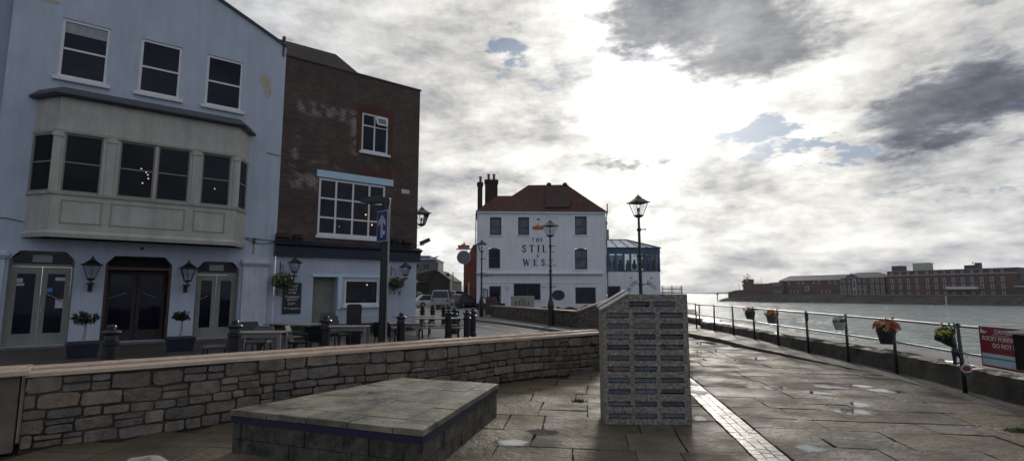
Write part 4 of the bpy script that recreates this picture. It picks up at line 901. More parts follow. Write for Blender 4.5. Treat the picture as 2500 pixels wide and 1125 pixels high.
dd = part('door', K['navyframe'], sp, (gd[0], gd[0] + .16, .08, .16, gd[2], gd[3]), (gd[1] - .16, gd[1], .08, .16, gd[2], gd[3]), (gd[0] + .16, gd[1] - .16, .08, .16, gd[3] - .16, gd[3]), (gd[0] + .16, gd[1] - .16, .08, .16, gd[2], gd[2] + .5))
part('pane', K['glass'], dd, (gd[0] + .15, gd[1] - .15, .12, .13, gd[2] + .48, gd[3] - .15)); part('handle', K['galv'], dd, (gd[1] - .13, gd[1] - .06, .02, .08, 1.0, 1.4))
m = MB(); m.prism([(0, 3.42), (-.10, 3.44), (-.28, 3.56), (-.30, 3.66), (0, 3.74)], .0, 12.9, 'x'); m.prism([(0, 2.62), (-.05, 2.64), (-.05, 2.70), (0, 2.72)], .25, 12.6, 'x'); m.build('string_course', K['offwhite'], sp)
part('black_plinth', K['black'], sp, (-.01, 2.9, -.03, 0, 0, .62))
m = MB(); cx, cz = q(1363, 720), qz(1363, 720); m.tube([(cx, -.05, cz), (cx, .02, cz)], .66, 28); m.v = [Vector((cx + (p.x - cx) * 1.0, p.y, cz + (p.z - cz) * .78)) for p in m.v]; m.build('oval_sign', K['navyframe'], sp)
for (u, v, w_, h_, mt, nm) in ((1187, 669, .52, .16, 'signteal', 'fascia_sign'), (1328, 697, .19, .14, 'offwhite', 'alarm_box'), (1238, 702, .10, .18, 'trim', 'wall_light'), (1177, 704, .10, .14, 'trim', 'wall_light')):
    K.setdefault('signteal', M('teal_sign', (.10, .32, .30), .5, .1)); s, z = q(u, v, -.1), qz(u, v, -.1); part(nm, K[mt], sp, (s - w_, s + w_, -.16 if h_ < .17 and v < 680 else -.12, .0, z - h_, z + h_), bevel=.01)
K['letter'] = M('black_lettering', (.012, .014, .022), .5, .1)
for txt, u0, u1, v0, v1 in (('THE', 1298, 1326, 581, 589.5), ('STILL', 1275, 1353, 598.5, 615), ('&', 1310, 1318, 620, 628), ('WEST', 1277, 1351, 633, 648)):
    m = MB(); h = qz(1310, v0) - qz(1310, v1); serif_text(m, txt, q(u0, v1), qz(1310, v1), h, q(u1, v1) - q(u0, v1) if len(txt) > 1 else None, wt=.2 if len(txt) > 1 else .12); m.build('lettering', K['letter'], sp)
# brewery badge
K['gold'] = M('gold_paint', (.55, .33, .06), .4, .2, 9); K['badge'] = M('badge_red', (.32, .035, .02), .45, .1)
def badge(par, cx, cz, w, y, k=1.):
    m = MB(); m.box(cx - w / 2, cx + w / 2, y - .05, y, cz - w * .125, cz + w * .125); m.prism([(cx - w * .3, cz - w * .15), (cx + w * .3, cz - w * .15), (cx + w * .3, cz + w * .15), (cx - w * .3, cz + w * .15)], y - .06, y - .05, 'y'); b = m.build('brewery_badge', K['badge'], par)
    m = MB(); W_ = w / 2
    for (a0, a1, c0, c1) in ((-W_, W_, -w * .145, -w * .125), (-W_, W_, w * .125, w * .145)): m.box(cx + a0, cx + a1, y - .058, y, cz + c0, cz + c1)
    m.build('gold_edge', K['gold'], b)
    m = MB(); m.prism([(cx - .22 * w, cz + .15 * w), (cx - .16 * w, cz + .27 * w), (cx - .05 * w, cz + .24 * w), (cx - .02 * w, cz + .42 * w), (cx + .08 * w, cz + .40 * w), (cx + .05 * w, cz + .29 * w), (cx + .16 * w, cz + .36 * w), (cx + .13 * w, cz + .2 * w), (cx + .2 * w, cz + .15 * w)], y - .045, y - .005, 'y'); m.build('gold_crest', K['gold'], b)
    sans('badge_lettering', "FULLER'S", w * .20, K['gold'], b, (cx, y - .064, cz), depth=.003, bold=.002)
badge(sp, q(1313, 556), qz(1313, 556), q(1326, 556) - q(1300, 556), 0)
m = MB(); m.box(q(1311, 538), q(1317, 538), -.12, 0, qz(1313, 536), qz(1313, 534)); m.build('sign_light', K['black'], sp)
# rear return with its cornice, rain pipe
part('rear_wing', K['offwhite'], sp, (WX1 - .3, WX1 + .75, 3.5, 9, 6, qz(1486, 548, 3.5)))
part('wing_cornice', K['offwhite'], sp, (WX1 - .3, WX1 + 1.0, 3.3, 9, qz(1486, 548, 3.5), qz(1486, 541, 3.5)))
part('wing_window', K['navyframe'], sp, (q(1483, 590, 3.45), q(1487, 590, 3.45), 3.47, 3.52, qz(1485, 588, 3.5), qz(1485, 560, 3.5)))
m = MB(); m.tube([(WX1 + .06, -.06, 0), (WX1 + .06, -.06, 9.4), (WX1 + .2, -.06, 10.0), (WX1 + .2, -.06, 10.9)], .06, 8); m.build('soil_pipe', K['slate'], sp); m = MB(); m.tube([(-.12, -.12, 5.5), (-.12, -.12, 9.8)], .05, 8); m.build('rain_pipe', K['slate'], sp)
# conservatory
cz0, cz1 = 3.88, 6.28; CX0, CX1 = WX1 + .14, q(1611, 640)
co_ = empty('harbour_conservatory', (SA[0], SA[1], 0), R(3), 'blue framed glazed upper room on a white base beside the pub, its roof glass sloping', 'conservatory')
cd_ = R4(1485, 1516, 698, 745)
m = MB(); wall_open(m, CX0, CX1, 0, cz0, [cd_ + (.15,)], .15, y=.05); m.poly([(CX1, .05, 0), (CX1, 6, 0), (CX1, 6, cz0), (CX1, .05, cz0)]); m.poly([(CX0, .05, cz0), (CX1, .05, cz0), (CX1, 6, cz0), (CX0, 6, cz0)]); m.build('base_wall', K['offwhite'], co_)
dd = part('door', K['navyframe'], co_, (cd_[0], cd_[0] + .16, .12, .18, cd_[2], cd_[3]), (cd_[1] - .16, cd_[1], .12, .18, cd_[2], cd_[3]), (cd_[0], cd_[1], .13, .17, cd_[3] - .16, cd_[3])); part('pane', K['glass'], dd, (cd_[0] + .1, cd_[1] - .1, .15, .16, cd_[2], cd_[3] - .1))
m = MB(); posts = [CX0 + (CX1 - CX0) * t for t in (0, .14, .29, .42, .57, .70, .80, .97)]
for x in posts: m.box(x - .0, x + .2, .02, .16, cz0, cz1 - .5)
m.box(CX0, CX1 + .06, .01, .17, cz1 - .62, cz1); m.box(CX0, CX1 + .06, .01, .17, cz0 - .04, cz0 + .12); m.box(CX1 - .1, CX1 + .06, .17, 5.9, cz1 - .62, cz1); m.box(CX1 - .1, CX1 + .06, .17, 5.9, cz0, cz0 + .12)
for k in range(5): m.box(CX1 - .1, CX1 + .05, .2 + k * 1.3, .36 + k * 1.3, cz0, cz1 - .5)
m.build('blue_frame', K['bluframe'], co_)
K['conglass'] = glass_mat('conservatory_glass', (.62, .70, .76), .88)
for i in range(len(posts) - 1): part('glass_panel', K['conglass'], co_, (posts[i] + .2, posts[i + 1], .09, .1, cz0 + .1, cz1 - .6))
part('side_glass', K['conglass'], co_, (CX1 - .03, CX1 - .02, .2, 5.8, cz0 + .1, cz1 - .6))
part('back_wall', K['offwhite'], co_, (CX0, CX1 - 2.2, 5.9, 6.0, cz0, cz1 - .3))
K['roofglass'] = M('frosted_roof_panel', (.66, .70, .72), .35, .1, 3)
rx = q(1530, 585, 2); rz_ = qz(1530, 585, 2); m = MB(); m.poly([(CX0, -.1, cz1), (CX1 + .15, -.1, cz1), (rx, 2.2, rz_), (CX0, 2.2, rz_)]); m.poly([(CX1 + .15, -.1, cz1), (CX1 + .15, 6, cz1), (rx, 2.2, rz_)]); m.build('glass_roof', K['roofglass'], co_)
m = MB()
for t in (.0, .2, .42, .62, .8, .95):
    xb = CX0 + (CX1 - CX0) * t; xt = min(CX0 + (rx - CX0) * t * 1.6, rx); m.tube([(xb, -.12, cz1 + .02), (xt, 2.2, rz_ + .02)], .035, 5)
m.tube([(CX0, 2.2, rz_ + .03), (rx, 2.2, rz_ + .03), (CX1 + .15, -.1, cz1 + .03)], .05, 6); m.tube([(CX0, -.12, cz1 + .02), (CX1 + .15, -.12, cz1 + .02)], .05, 6); m.build('roof_bars', K['slate'], co_)
K['cafefig'] = M('seated_silhouette', (.06, .06, .07), .8, .4, 2)
m = MB(); r = random.Random(8)
for i in range(9): x = CX0 + .5 + i * .58; m.lathe([(.26, 0), (.28, .5), (.12, .8), (.15, .95), (.05, 1.1)], (x, 2 + r.uniform(-1, 1.5), cz0 + .1 + r.uniform(0, .3)), 8)
m.build('dining_furniture', K['cafefig'], co_)
ax, az_ = q(1568, 722, .05), qz(1568, 722, .05); rad = 1.35
for txt, t0, t1 in (('THE STILL', 172, 104), ('WEST', 70, 24)):
    tot = sum(GL[c][0] for c in txt) * .34; h = .34
    def tf(px, pz, t0=t0, t1=t1, tot=tot):
        a = R(t0 + (t1 - t0) * px / tot); rr_ = rad + pz; return (ax + rr_ * math.cos(a), az_ + rr_ * math.sin(a))
    K.setdefault('greylet', M('grey_lettering', (.12, .12, .15), .5, .1)); m = MB(); serif_text(m, txt, 0, 0, h, None, .03, .05, tf=tf, wt=.16); m.build('curved_lettering', K['greylet'], co_)
for u in (1541, 1590): s, z = q(u, 678), qz(u, 678); m = MB(); m.tube([(s, .04, z), (s, -.25, z + .02)], .05, 8); m.build('spot_light', K['black'], co_)
# low wall with planters
GA, GB = gnd(1198, 777), gnd(1409, 806); ga = math.atan2(GB[1] - GA[1], GB[0] - GA[0]); gl = math.hypot(GB[1] - GA[1], GB[0] - GA[0])
K['farstone'] = M('garden_wall_stone', (.105, .082, .068), .75, .35, 4, .9, 14, attr=True, detail=8, bdist=.02)
gwl = empty('garden_wall', (*GA, 0), ga, 'low rubble wall with brown coping in front of the white pub, rising at its right end', 'wall')
m = MB(); rubble(m, gl, .76, random.Random(21), ch=(.09, .16), sw=(.2, .5), pal=PAL); m.build('rubble_face', K['farstone'], gwl)
part('wall_core', K['mortar'], gwl, (0, gl, .006, .4, 0, .77)); K['brcoping'] = M('brown_coping', (.22, .15, .10), .5, .2, 4, .3, 20); part('coping', K['brcoping'], gwl, (-.04, gl + .02, -.06, .44, .77, .84), bevel=.01)
s2 = MB(); m = MB(); m.m = Matrix.Translation((gl, 0, 0)) @ Matrix.Rotation(-ga + R(6), 4, 'Z'); L2 = 1.9
rubble(m, L2, 1.45, random.Random(22), ch=(.09, .16), sw=(.2, .5), pal=PAL, Hf=lambda x: .76 + x * .34); m.build('rubble_return', K['farstone'], gwl)
m = MB(); m.m = Matrix.Translation((gl, 0, 0)) @ Matrix.Rotation(-ga + R(6), 4, 'Z'); m.prism([(0, 0), (L2, 0), (L2, .76 + L2 * .34), (0, .77)], .006, .36, 'y'); m.build('return_core', K['mortar'], gwl)
m = MB(); m.m = Matrix.Translation((gl, 0, 0)) @ Matrix.Rotation(-ga + R(6), 4, 'Z'); m.prism([(-.02, .765), (L2, .765 + L2 * .34), (L2, .84 + L2 * .34), (-.02, .84)], -.05, .4, 'y'); m.build('sloping_coping', K['brcoping'], gwl)
# board behind the wall
bs = gnd(1246, 773); FG = Frame(GA, ga); y_ = 1.2
b0 = at(1247, 745, 33.5); bs_ = empty('name_board', (b0.x, b0.y, 0), R(-8), 'pale grey board lettered THE STILL standing behind the low garden wall', 'sign')
bw2, bh = 58 / 1280 * 33, qz(1, 1) * 0 + 1.62
part('board', M('pale_board', (.36, .37, .32), .6, .06, 3), bs_, (0, bw2, 0, .05, .3, at(1275, 722, 33.5).z), bevel=.01)
part('support', K['darkwood'], bs_, (.15, .22, .05, .12, 0, 1.2), (bw2 - .25, bw2 - .18, .05, .12, 0, 1.2))
m = MB(); zt2 = at(1275, 722, 33.5).z; zq = lambda v: at(1275, v, 33.5).z; serif_text(m, 'THE', bw2 * .38, zq(733), zq(728) - zq(733), .36, -.006, 0, wt=.16); serif_text(m, 'STILL', bw2 * .17, zq(744), zq(735) - zq(744), bw2 * .66, -.006, 0, wt=.22); m.build('lettering', K['letter'], bs_)
# road, kerbs, forecourt, street
K['setts'] = brick_mat('granite_setts', (.085, .092, .105), (.055, .06, .07), (.022, .022, .022), .2, .11, .016, rough=.5, axes='xy', bump=1., dirt=.35)
K['court'] = brick_mat('brown_forecourt_setts', (.070, .056, .044), (.045, .038, .030), (.015, .013, .01), .24, .12, .014, rough=.5, axes='xy', bump=1., dirt=.45)
K['greyset'] = brick_mat('grey_forecourt_setts', (.13, .13, .125), (.09, .09, .088), (.03, .03, .03), .2, .12, .014, rough=.55, axes='xy', bump=.8, dirt=.3)
K['carpark'] = M('car_park_surface', (.17, .165, .15), .6, .25, .6, .5, 8, detail=8)
def sheet(name, pts, z, mat): m = MB(); m.poly([(x, y, z) for x, y in pts]); return tag(m.build(name, mat), kind='structure')
KL = [gnd(1150, 783), gnd(1227, 791), gnd(1393, 814), (3.4, 19.2), (4.6, 16.8)]
YL = [gnd(1130, 789), gnd(1165, 796), gnd(1210, 803), gnd(1250, 812), gnd(1272, 824), (.55, 17.6), (.6, 14.0)]
wl_in = [FW.loc(x, .33)[:2] for x in (-6, 0, 3, 6, WL)]
sheet('street', [(-900, -40), (-9.6, 1.9)] + wl_in + [(2.3, 11.7), (4.4, 14.6), (5.2, 19), (4.8, 30), (5, 45), (-3, 60), (-3.5, 70), (-30, 95), (-900, 95)], -.012, K['setts'])
sheet('forecourt', [(-16, -6)] + wl_in[:-1] + [(.2, 10.4), (.2, 14), YL[5], YL[4], YL[3], YL[2], YL[1], (-3.2, 26.5), FL.loc(12.6, .2)[:2], FL.loc(-8, .2)[:2]], .004, K['greyset'])
sheet('pavement_by_pub', [(-16, -6)] + wl_in[:-2] + [FW.loc(6, .33)[:2], FW.loc(7.0, 3.4)[:2], FL.loc(9.5, -4.2)[:2], FL.loc(12.4, -2.4)[:2], FL.loc(12.4, .2)[:2], FL.loc(-8, .2)[:2]], .009, K['court'])
def strip(pts, w, z0, z1, name, mat, off=0.):
    m = MB(); rings = []
    for i, p in enumerate(pts):
        a, b = Vector(pts[max(i - 1, 0)]), Vector(pts[min(i + 1, len(pts) - 1)]); d = (b - a).normalized(); n = Vector((-d.y, d.x)); c = Vector(p) + n * off
        rings.append([(c.x - n.x * w / 2, c.y - n.y * w / 2, z0), (c.x + n.x * w / 2, c.y + n.y * w / 2, z0), (c.x + n.x * w / 2, c.y + n.y * w / 2, z1), (c.x - n.x * w / 2, c.y - n.y * w / 2, z1)])
    m.loft(rings); return tag(m.build(name, mat), kind='structure')
def smooth(pts, n=6):
    P = [Vector(p) for p in pts]; o = []
    for i in range(len(P) - 1):
        p0, p1, p2, p3 = P[max(i - 1, 0)], P[i], P[i + 1], P[min(i + 2, len(P) - 1)]
        for k in range(n):
            t = k / n; o.append(.5 * ((2 * p1) + (p2 - p0) * t + (2 * p0 - 5 * p1 + 4 * p2 - p3) * t * t + (3 * p1 - p0 - 3 * p2 + p3) * t ** 3))
    return o + [P[-1]]
K['yellow'] = M('worn_yellow_line', (.42, .36, .20), .6, .25, 3); K['linew'] = M('worn_white_line', (.55, .55, .52), .6, .2, 3); K['kerb'] = M('granite_kerb', (.17, .17, .165), .55, .25, 5, .3, 30)
strip(smooth(YL), .09, .004, .010, 'yellow_line', K['yellow'], .14); strip(smooth(YL), .09, .004, .010, 'yellow_line', K['yellow'], .36); strip(smooth(YL), .16, -.01, .02, 'kerb', K['kerb'], -.1)
strip(smooth(KL), .14, -.01, .11, 'kerb', K['kerb']); strip(smooth(KL), .10, -.008, -.002, 'edge_line', K['linew'], -.42)
sheet('footway', [(p.x, p.y) for p in smooth(KL)] + [(5.2, 20), (4, 23.6), GB, GA, (-2.4, 38), (-3.2, 40)], .105, K['greyset'])
strip([gnd(1160, 792), gnd(1197, 796)], .16, -.008, .0, 'road_dash', K['linew']); strip([gnd(1272, 795), gnd(1312, 800)], .22, -.01, .07, 'pale_kerbstone', K['linew'])
sheet('car_park', [(-3.4, 40), (-3.2, 33), (-4.6, 27.5), (-6, 27), (-30, 45), (-60, 95), (-3, 95)], -.004, K['carpark'])
# brick wing behind the pub
K['wing'] = brick_mat('orange_brick', (.25, .062, .030), (.17, .05, .028), (.12, .07, .05), .22, .075, .01, axes='wz', dirt=.3)
rw = Frame(at(1131, 745, 62)[:2], R(3)); we = empty('red_brick_wing', (rw.A[0], rw.A[1], 0), R(3), 'narrow orange red brick building rising just left of the white pub', 'building')
hh = rw.zs(1145, 600); m = MB(); m.prism([(0, 0), (2.2, 0), (2.2, rw.zs(1160, 590)), (rw.xs(1155, 600), rw.zs(1155, 598)), (0, rw.zs(1131, 645))], 0, 6, 'y'); m.build('brick_wall', K['wing'], we)
for (u0, u1, v0, v1) in ((1143, 1146, 690, 725), (1136, 1139, 700, 738)): part('slot_window', K['notice'] if u0 > 1140 else K['glass'], we, (rw.xs(u0, v0), rw.xs(u1, v0), -.03, .02, rw.zs(u0, v1), rw.zs(u0, v0)))
part('dark_doorway', K['room'], we, (rw.xs(1132, 730), rw.xs(1150, 730), -.06, .0, 0, rw.zs(1140, 722)))
# hanging sign
hs = at(1132, 628, 52.6); he = empty('hanging_sign', tuple(hs), R(3), 'round grey hanging sign under a red name board off the white pub', 'sign')
m = MB(); m.tube([(0, -.05, 0), (0, .05, 0)], .64, 28); m.build('disc', M('sign_disc', (.14, .14, .16), .5, .2, 3), he)
m = MB(); 
for k in range(28): pass
m.tube([(.66 * math.cos(t * math.pi / 16), 0, .66 * math.sin(t * math.pi / 16)) for t in range(33)], .035, 6); m.build('disc_rim', K['trim'], he)
m = MB(); m.box(-.75, 1.3, -.06, .06, .78, .88); m.tube([(.9, 0, .85), (1.3, 0, 1.25)], .04, 6); m.tube([(.3, 0, .6), (.3, 0, .8)], .03, 6); m.tube([(-.3, 0, .6), (-.3, 0, .8)], .03, 6); m.build('bracket', K['black'], he)
badge(he, 0, 1.06, 1.15, -.02)

# ------------------------------------------------------------------ far shore
FS0, FS1 = gnd(1800, 736, -3.5), gnd(2450, 746, -3.5); FSA = math.atan2(FS1[1] - FS0[1], FS1[0] - FS0[0]); FS = Frame(FS0, FSA); f = FS.xs; fz = FS.zs
K['rock'] = M('shore_rock', (.055, .045, .036), .9, .6, .12, 1., .5, detail=9, bdist=.6)
K['farwall'] = M('fort_brick', (.075, .038, .033), .85, .3, .25, 0, detail=8); K['farbrick'] = M('barrack_brick', (.080, .038, .034), .85, .28, .3, detail=8); K['farslate'] = M('far_slate', (.06, .065, .075), .6, .15, .4); K['fardark'] = M('mansard_slate', (.045, .030, .045), .7, .2, .4)
K['stonetrim'] = M('pale_window_stone', (.36, .34, .32), .8, .15, 1); K['farglass'] = M('far_glass', (.05, .05, .06), .3, .3, 1)
m = MB(); r = random.Random(4); rings = []
for i in range(110):
    s = -14 + i * 2.0; k = min(1, max(0, (s + 13) / 22)); j = lambda a: r.uniform(-a, a)
    rings.append([(s, -1.5 * k + j(.5), -4), (s, 1.2 + j(.8), -2.9 + j(.5)), (s, 3.4 + j(.8), -1.7 + k * .3 + j(.5)), (s, 6 + j(.5), -1.6 + 1.9 * k), (s, 13, -1.4 + 1.9 * k), (s, 120 * k + 15, -1.4 + 1.9 * k), (s, 120 * k + 16, -4)])
m.loft(rings); tag(m.build('far_shore', K['rock']), kind='structure').location = (0, 0, 0)
fo = bpy.data.objects['far_shore']; fo.location = (FS0[0], FS0[1], 0); fo.rotation_euler = (0, 0, FSA)
def fbld(name, label, cat='building'): return empty(name, (FS0[0], FS0[1], 0), FSA, label, cat)
def fwin(par, cols, y, w, h, zc, mt=None, skip=()):
    for i, s in enumerate(cols):
        if i in skip: continue
        z = zc(s) if callable(zc) else zc
        m = MB()
        for a, b, c, d in ((-w, -w * .62, -h, h), (w * .62, w, -h, h), (-w * .62, w * .62, h * .82, h), (-w * 1.25, w * 1.25, -h * 1.16, -h)): m.box(s + a, s + b, y - .14, y, z + c, z + d)
        wf_ = m.build('window', K['stonetrim'], par); part('pane', K['farglass'], wf_, (s - w * .62, s + w * .62, y - .07, y - .01, z - h, z + h * .82))
Yf = 12.
# quay wall (brown) in front of the buildings
qw = fbld('far_quay_wall', 'long brown stone quay wall along the foot of the red buildings across the water', 'wall')
part('wall', M('far_quay_stone', (.085, .062, .048), .9, .35, .3, detail=9), qw, (-9, 190, 6.4, 8, -3, .1 + .8)); part('parapet', K['stonetrim'], qw, (20, 190, 6.2, 6.6, .9, 1.05))
# fort
ft = fbld('harbour_fort', 'low windowless red brick fort with lookout tower at the tip of the far shore', 'fort')
Y1 = 9.0
x = lambda u: f(u, 700, Y1)
m = MB(); m.prism([(x(1777), -3), (x(1818), -3), (x(1818), fz(1800, 707, Y1)), (x(1797), fz(1797, 708, Y1)), (x(1777), fz(1777, 713, Y1))], Y1, Y1 + 14, 'y'); m.box(x(1814), x(1908), Y1 + .02, Y1 + 18, -2, fz(1860, 692, Y1)); m.prism([(x(1875), 3), (x(1912), 3), (x(1912), fz(1900, 688, Y1)), (x(1878), fz(1900, 690, Y1))], Y1 - .02, Y1 + 12, 'y'); m.build('fort_wall', K['farwall'], ft)
m = MB(); m.box(x(1814), x(1829), Y1 + .5, Y1 + 5, 5, fz(1820, 681, Y1)); m.box(x(1812), x(1815.5), Y1, Y1 + 4, fz(1815, 699, Y1), fz(1815, 694, Y1)); m.box(x(1811), x(1815.5), Y1, Y1 + 4, fz(1815, 690, Y1), fz(1815, 686, Y1)); tw = m.build('lookout_tower', K['farwall'], ft)
part('tower_window', K['notice'], tw, (x(1820), x(1825), Y1 + .3, Y1 + .52, fz(1822, 686, Y1), fz(1822, 683, Y1)))
m = MB()
for u, v in ((1813, 674), (1816, 678), (1820, 674), (1825, 671), (1828, 675), (1821, 668)): m.tube([(x(1821), Y1 + 2, fz(1820, 682, Y1)), (x(u), Y1 + 2, fz(u, v, Y1))], .10, 5); m.ball((x(u), Y1 + 2, fz(u, v, Y1)), .38, 6, 4)
m.build('aerial', K['black'], tw)
m = MB()
for u, v0, v1 in ((1797, 709, 692), (1852, 692, 676), (1844, 692, 688)): m.tube([(x(u), Y1 + 3, fz(u, v0, Y1)), (x(u), Y1 + 3, fz(u, v1, Y1))], .10, 5)
m.build('mast', K['black'], ft)
fwin(ft, [x(u) for u in (1890, 1897.5, 1905)], Y1 - .03, .55, .6, fz(1895, 694.5, Y1)); fwin(ft, [x(u) for u in (1890, 1897.5, 1905)], Y1 - .03, .5, .65, fz(1895, 711, Y1))
# long slate-roofed block
lb = fbld('long_slate_roofed_block', 'long red brick block with a plain slate roof next to the fort')
x = lambda u: f(u, 700, Yf)
ev = fz(1980, 684, Yf); rg = qz(1, 1) * 0 + fz(1980, 672, Yf + 6)
m = MB(); m.box(x(1903), x(2056), Yf, Yf + 14, .3, ev); m.build('brick_wall', K['farbrick'], lb)
m = MB(); a, b = x(1903) - .5, x(2056); m.loft([[(a, Yf - .6, ev), (b, Yf - .6, ev), (b, Yf + 14.6, ev), (a, Yf + 14.6, ev)], [(a + 3.5, Yf + 6.5, rg), (b, Yf + 6.5, rg), (b, Yf + 7.5, rg), (a + 3.5, Yf + 7.5, rg)]]); m.build('roof', K['farslate'], lb)
fwin(lb, [x(u) for u in (1926.5, 1950, 1961, 1987.5, 2000, 2026, 2039)], Yf, .55, .8, fz(1980, 689.5, Yf)); fwin(lb, [x(u) for u in (1930, 1939, 1947.5, 2006, 2016, 2025)], Yf, .35, .8, fz(1980, 711, Yf))
part('bay', K['stonetrim'], lb, (x(1966), x(1975), Yf - .3, Yf, fz(1970, 710, Yf), fz(1970, 698, Yf))); part('bay_glass', K['farglass'], lb, (x(1967.5), x(1973.5), Yf - .36, Yf - .3, fz(1970, 708, Yf), fz(1970, 700, Yf)))
# pedimented block
pb = fbld('pedimented_block', 'red brick block with a central pediment and pale doorway on the far shore')
ev = fz(2085, 677.5, Yf - 1); rg = fz(2110, 665, Yf + 5)
m = MB(); m.box(x(2056), x(2163), Yf - 1, Yf + 13, .3, ev); m.build('brick_wall', K['farbrick'], pb)
m = MB(); a, b = x(2053), x(2163); m.loft([[(a, Yf - 1.6, ev), (b, Yf - 1.6, ev), (b, Yf + 14, ev), (a, Yf + 14, ev)], [(x(2084), Yf + 5, rg), (x(2132), Yf + 5, rg), (x(2132), Yf + 7, rg), (x(2084), Yf + 7, rg)]]); m.build('roof', K['farslate'], pb)
m = MB(); m.prism([(x(2068), ev), (x(2104), ev), (x(2085), fz(2085, 667, Yf - 1))], Yf - 1.9, Yf - .9, 'y'); m.build('pediment', K['farslate'], pb)
part('cornice', K['stonetrim'], pb, (x(2053), x(2163), Yf - 1.3, Yf - 1.0, ev - .25, ev)); part('band', K['stonetrim'], pb, (x(2053), x(2120), Yf - 1.1, Yf - .98, fz(2085, 706, Yf - 1), fz(2085, 705.2, Yf - 1)))
for v, h_ in ((684.5, .85), (699.5, .9), (712.5, 1.1)): fwin(pb, [x(u) for u in (2056.5, 2064.5, 2076, 2101, 2114)], Yf - 1, .5, h_, fz(2085, v, Yf - 1)); fwin(pb, [x(u) for u in (2132.5, 2145, 2158)], Yf - 1, .62, 1.0, fz(2145, v - .5, Yf - 1))
part('entrance_bay', K['stonetrim'], pb, (x(2085), x(2094), Yf - 1.5, Yf - 1, fz(2089, 719, Yf), fz(2089, 681, Yf))); part('entrance_glass', K['farglass'], pb, (x(2087), x(2092), Yf - 1.56, Yf - 1.5, fz(2089, 717, Yf), fz(2089, 707, Yf)), (x(2087), x(2092), Yf - 1.56, Yf - 1.5, fz(2089, 703, Yf), fz(2089, 684, Yf)))
# barracks
br_ = fbld('barrack_block', 'long four storey red brick barrack block with dark top storey and pale window surrounds')
Y2 = Yf - 2; x = lambda u: f(u, 690, Y2)
zt0 = fz(2300, 658.5, Y2); zband = fz(2300, 669.5, Y2)
print('barrack', zt0, fz(2170, 660, Y2), fz(2480, 651, Y2))
m = MB(); m.box(x(2166), x(2487), Y2, Y2 + 16, .3, zband); m.build('brick_wall', K['farbrick'], br_)
m = MB(); m.box(x(2166) + .2, x(2487) - .2, Y2 + .25, Y2 + 15, zband, zt0); m.build('top_storey', K['fardark'], br_)
part('band', K['stonetrim'], br_, (x(2166), x(2487), Y2 - .2, Y2 + .3, zband - .15, zband + .15)); part('parapet_line', K['stonetrim'], br_, (x(2166), x(2487), Y2 + .1, Y2 + .3, zt0, zt0 + .12))
cu = [2178, 2198, 2218, 2239, 2264.5, 2285.5, 2306, 2328, 2351, 2374, 2397.5, 2422.5, 2449]
zr_ = [(zband + zt0) / 2, zband - 2.6, zband - 5.6, zband - 9.0]
for k, zc in enumerate(zr_): fwin(br_, [x(u) for u in cu], Y2 + (.25 if k == 0 else 0), .55 if k else .45, 1.0 if k else .62, zc)
def rbox(u0, u1, v0, v1, mat, nm='roof_housing', d=5): part(nm, mat, br_, (x(u0), x(u1), Y2 + 2, Y2 + 2 + d, zt0 - .5, fz((u0 + u1) / 2, v0, Y2 + 2)))
rbox(2175, 2200, 649, 661, K['fardark']); rbox(2227, 2263, 641.5, 658, M('cream_lift_housing', (.36, .36, .28), .8), d=6); rbox(2353, 2380, 647, 653, K['fardark'])
rbox(2379, 2391, 641, 653, K['fardark'], 'roof_chimney', 3)
m = MB(); m.tube([(x(2373), Y2 + 3, zt0), (x(2373), Y2 + 3, fz(2373, 641, Y2 + 3))], .1, 5); m.ball((x(2373), Y2 + 3, fz(2373, 641, Y2 + 3)), .5, 6, 4, (1, 1, .5)); m.build('aerial', K['black'], br_)
part('canopy', M('white_canopy', (.42, .45, .48), .6), br_, (x(2315), x(2390), Y2 - 3.2, Y2, fz(2350, 705.5, Y2 - 3), fz(2350, 699, Y2 - 3)))
eb = fbld('balconied_end_block', 'darker block with stepped balconies at the right end of the far shore')
for i, (u1, v0, v1) in enumerate(((2488, 652, 664), (2494, 664, 668), (2491, 668, 682), (2500, 682, 686), (2496, 686, 700), (2530, 697, 701), (2530, 701, 720))):
    part('balcony_storey' if i % 2 == 0 else 'balcony_slab', K['fardark'] if i % 2 == 0 else K['farslate'], eb, (x(2470), f(u1, 690, Y2), Y2 + .4 if i < 5 else Y2 - 1, Y2 + 12, fz(2480, v1, Y2), fz(2480, v0, Y2) - .01))
rb = fbld('right_edge_block', 'low brown brick block with pale canopy cut off by the right edge'); part('brick_wall', K['farbrick'], rb, (f(2492, 690, Y2 + 2), 190, Y2 + 2, Y2 + 14, .3, fz(2495, 690, Y2 + 2))); part('canopy', K['stonetrim'], rb, (f(2478, 690, Y2 - 1), 190, Y2 - 2, Y2 - 1.1, fz(2490, 700, Y2 - 1.5), fz(2490, 697, Y2 - 1.5)))
# channel posts
def cpost(u, v0, v1, w, mat, label, top=None):
    p_ = gnd(u, v0, -3.5); h_ = at(u, v1, p_[1]).z + 3.5; e = empty('channel_post', (p_[0], p_[1], -3.5), 0, label, 'channel post'); m = MB(); m.tube([(0, 0, -.5), (0, 0, h_)], w, 8); m.build('pole', mat, e)
    if top: m = MB(); m.lathe([(w * 3, h_ - 1.2), (w * 3.2, h_ - .2), (w, h_)], n=8); m.build('topmark', mat, e)
    return e
cpost(2311, 745, 722, .28, M('pinkish_post', (.42, .36, .33), .7), 'pale pinkish pile standing in the water before the barrack block'); cpost(1752, 733, 714, .35, K['black'], 'dark beacon with a topmark beyond the tip of the fort', True); cpost(1776, 718, 708, .3, K['black'], 'thin dark marker beside the fort corner')
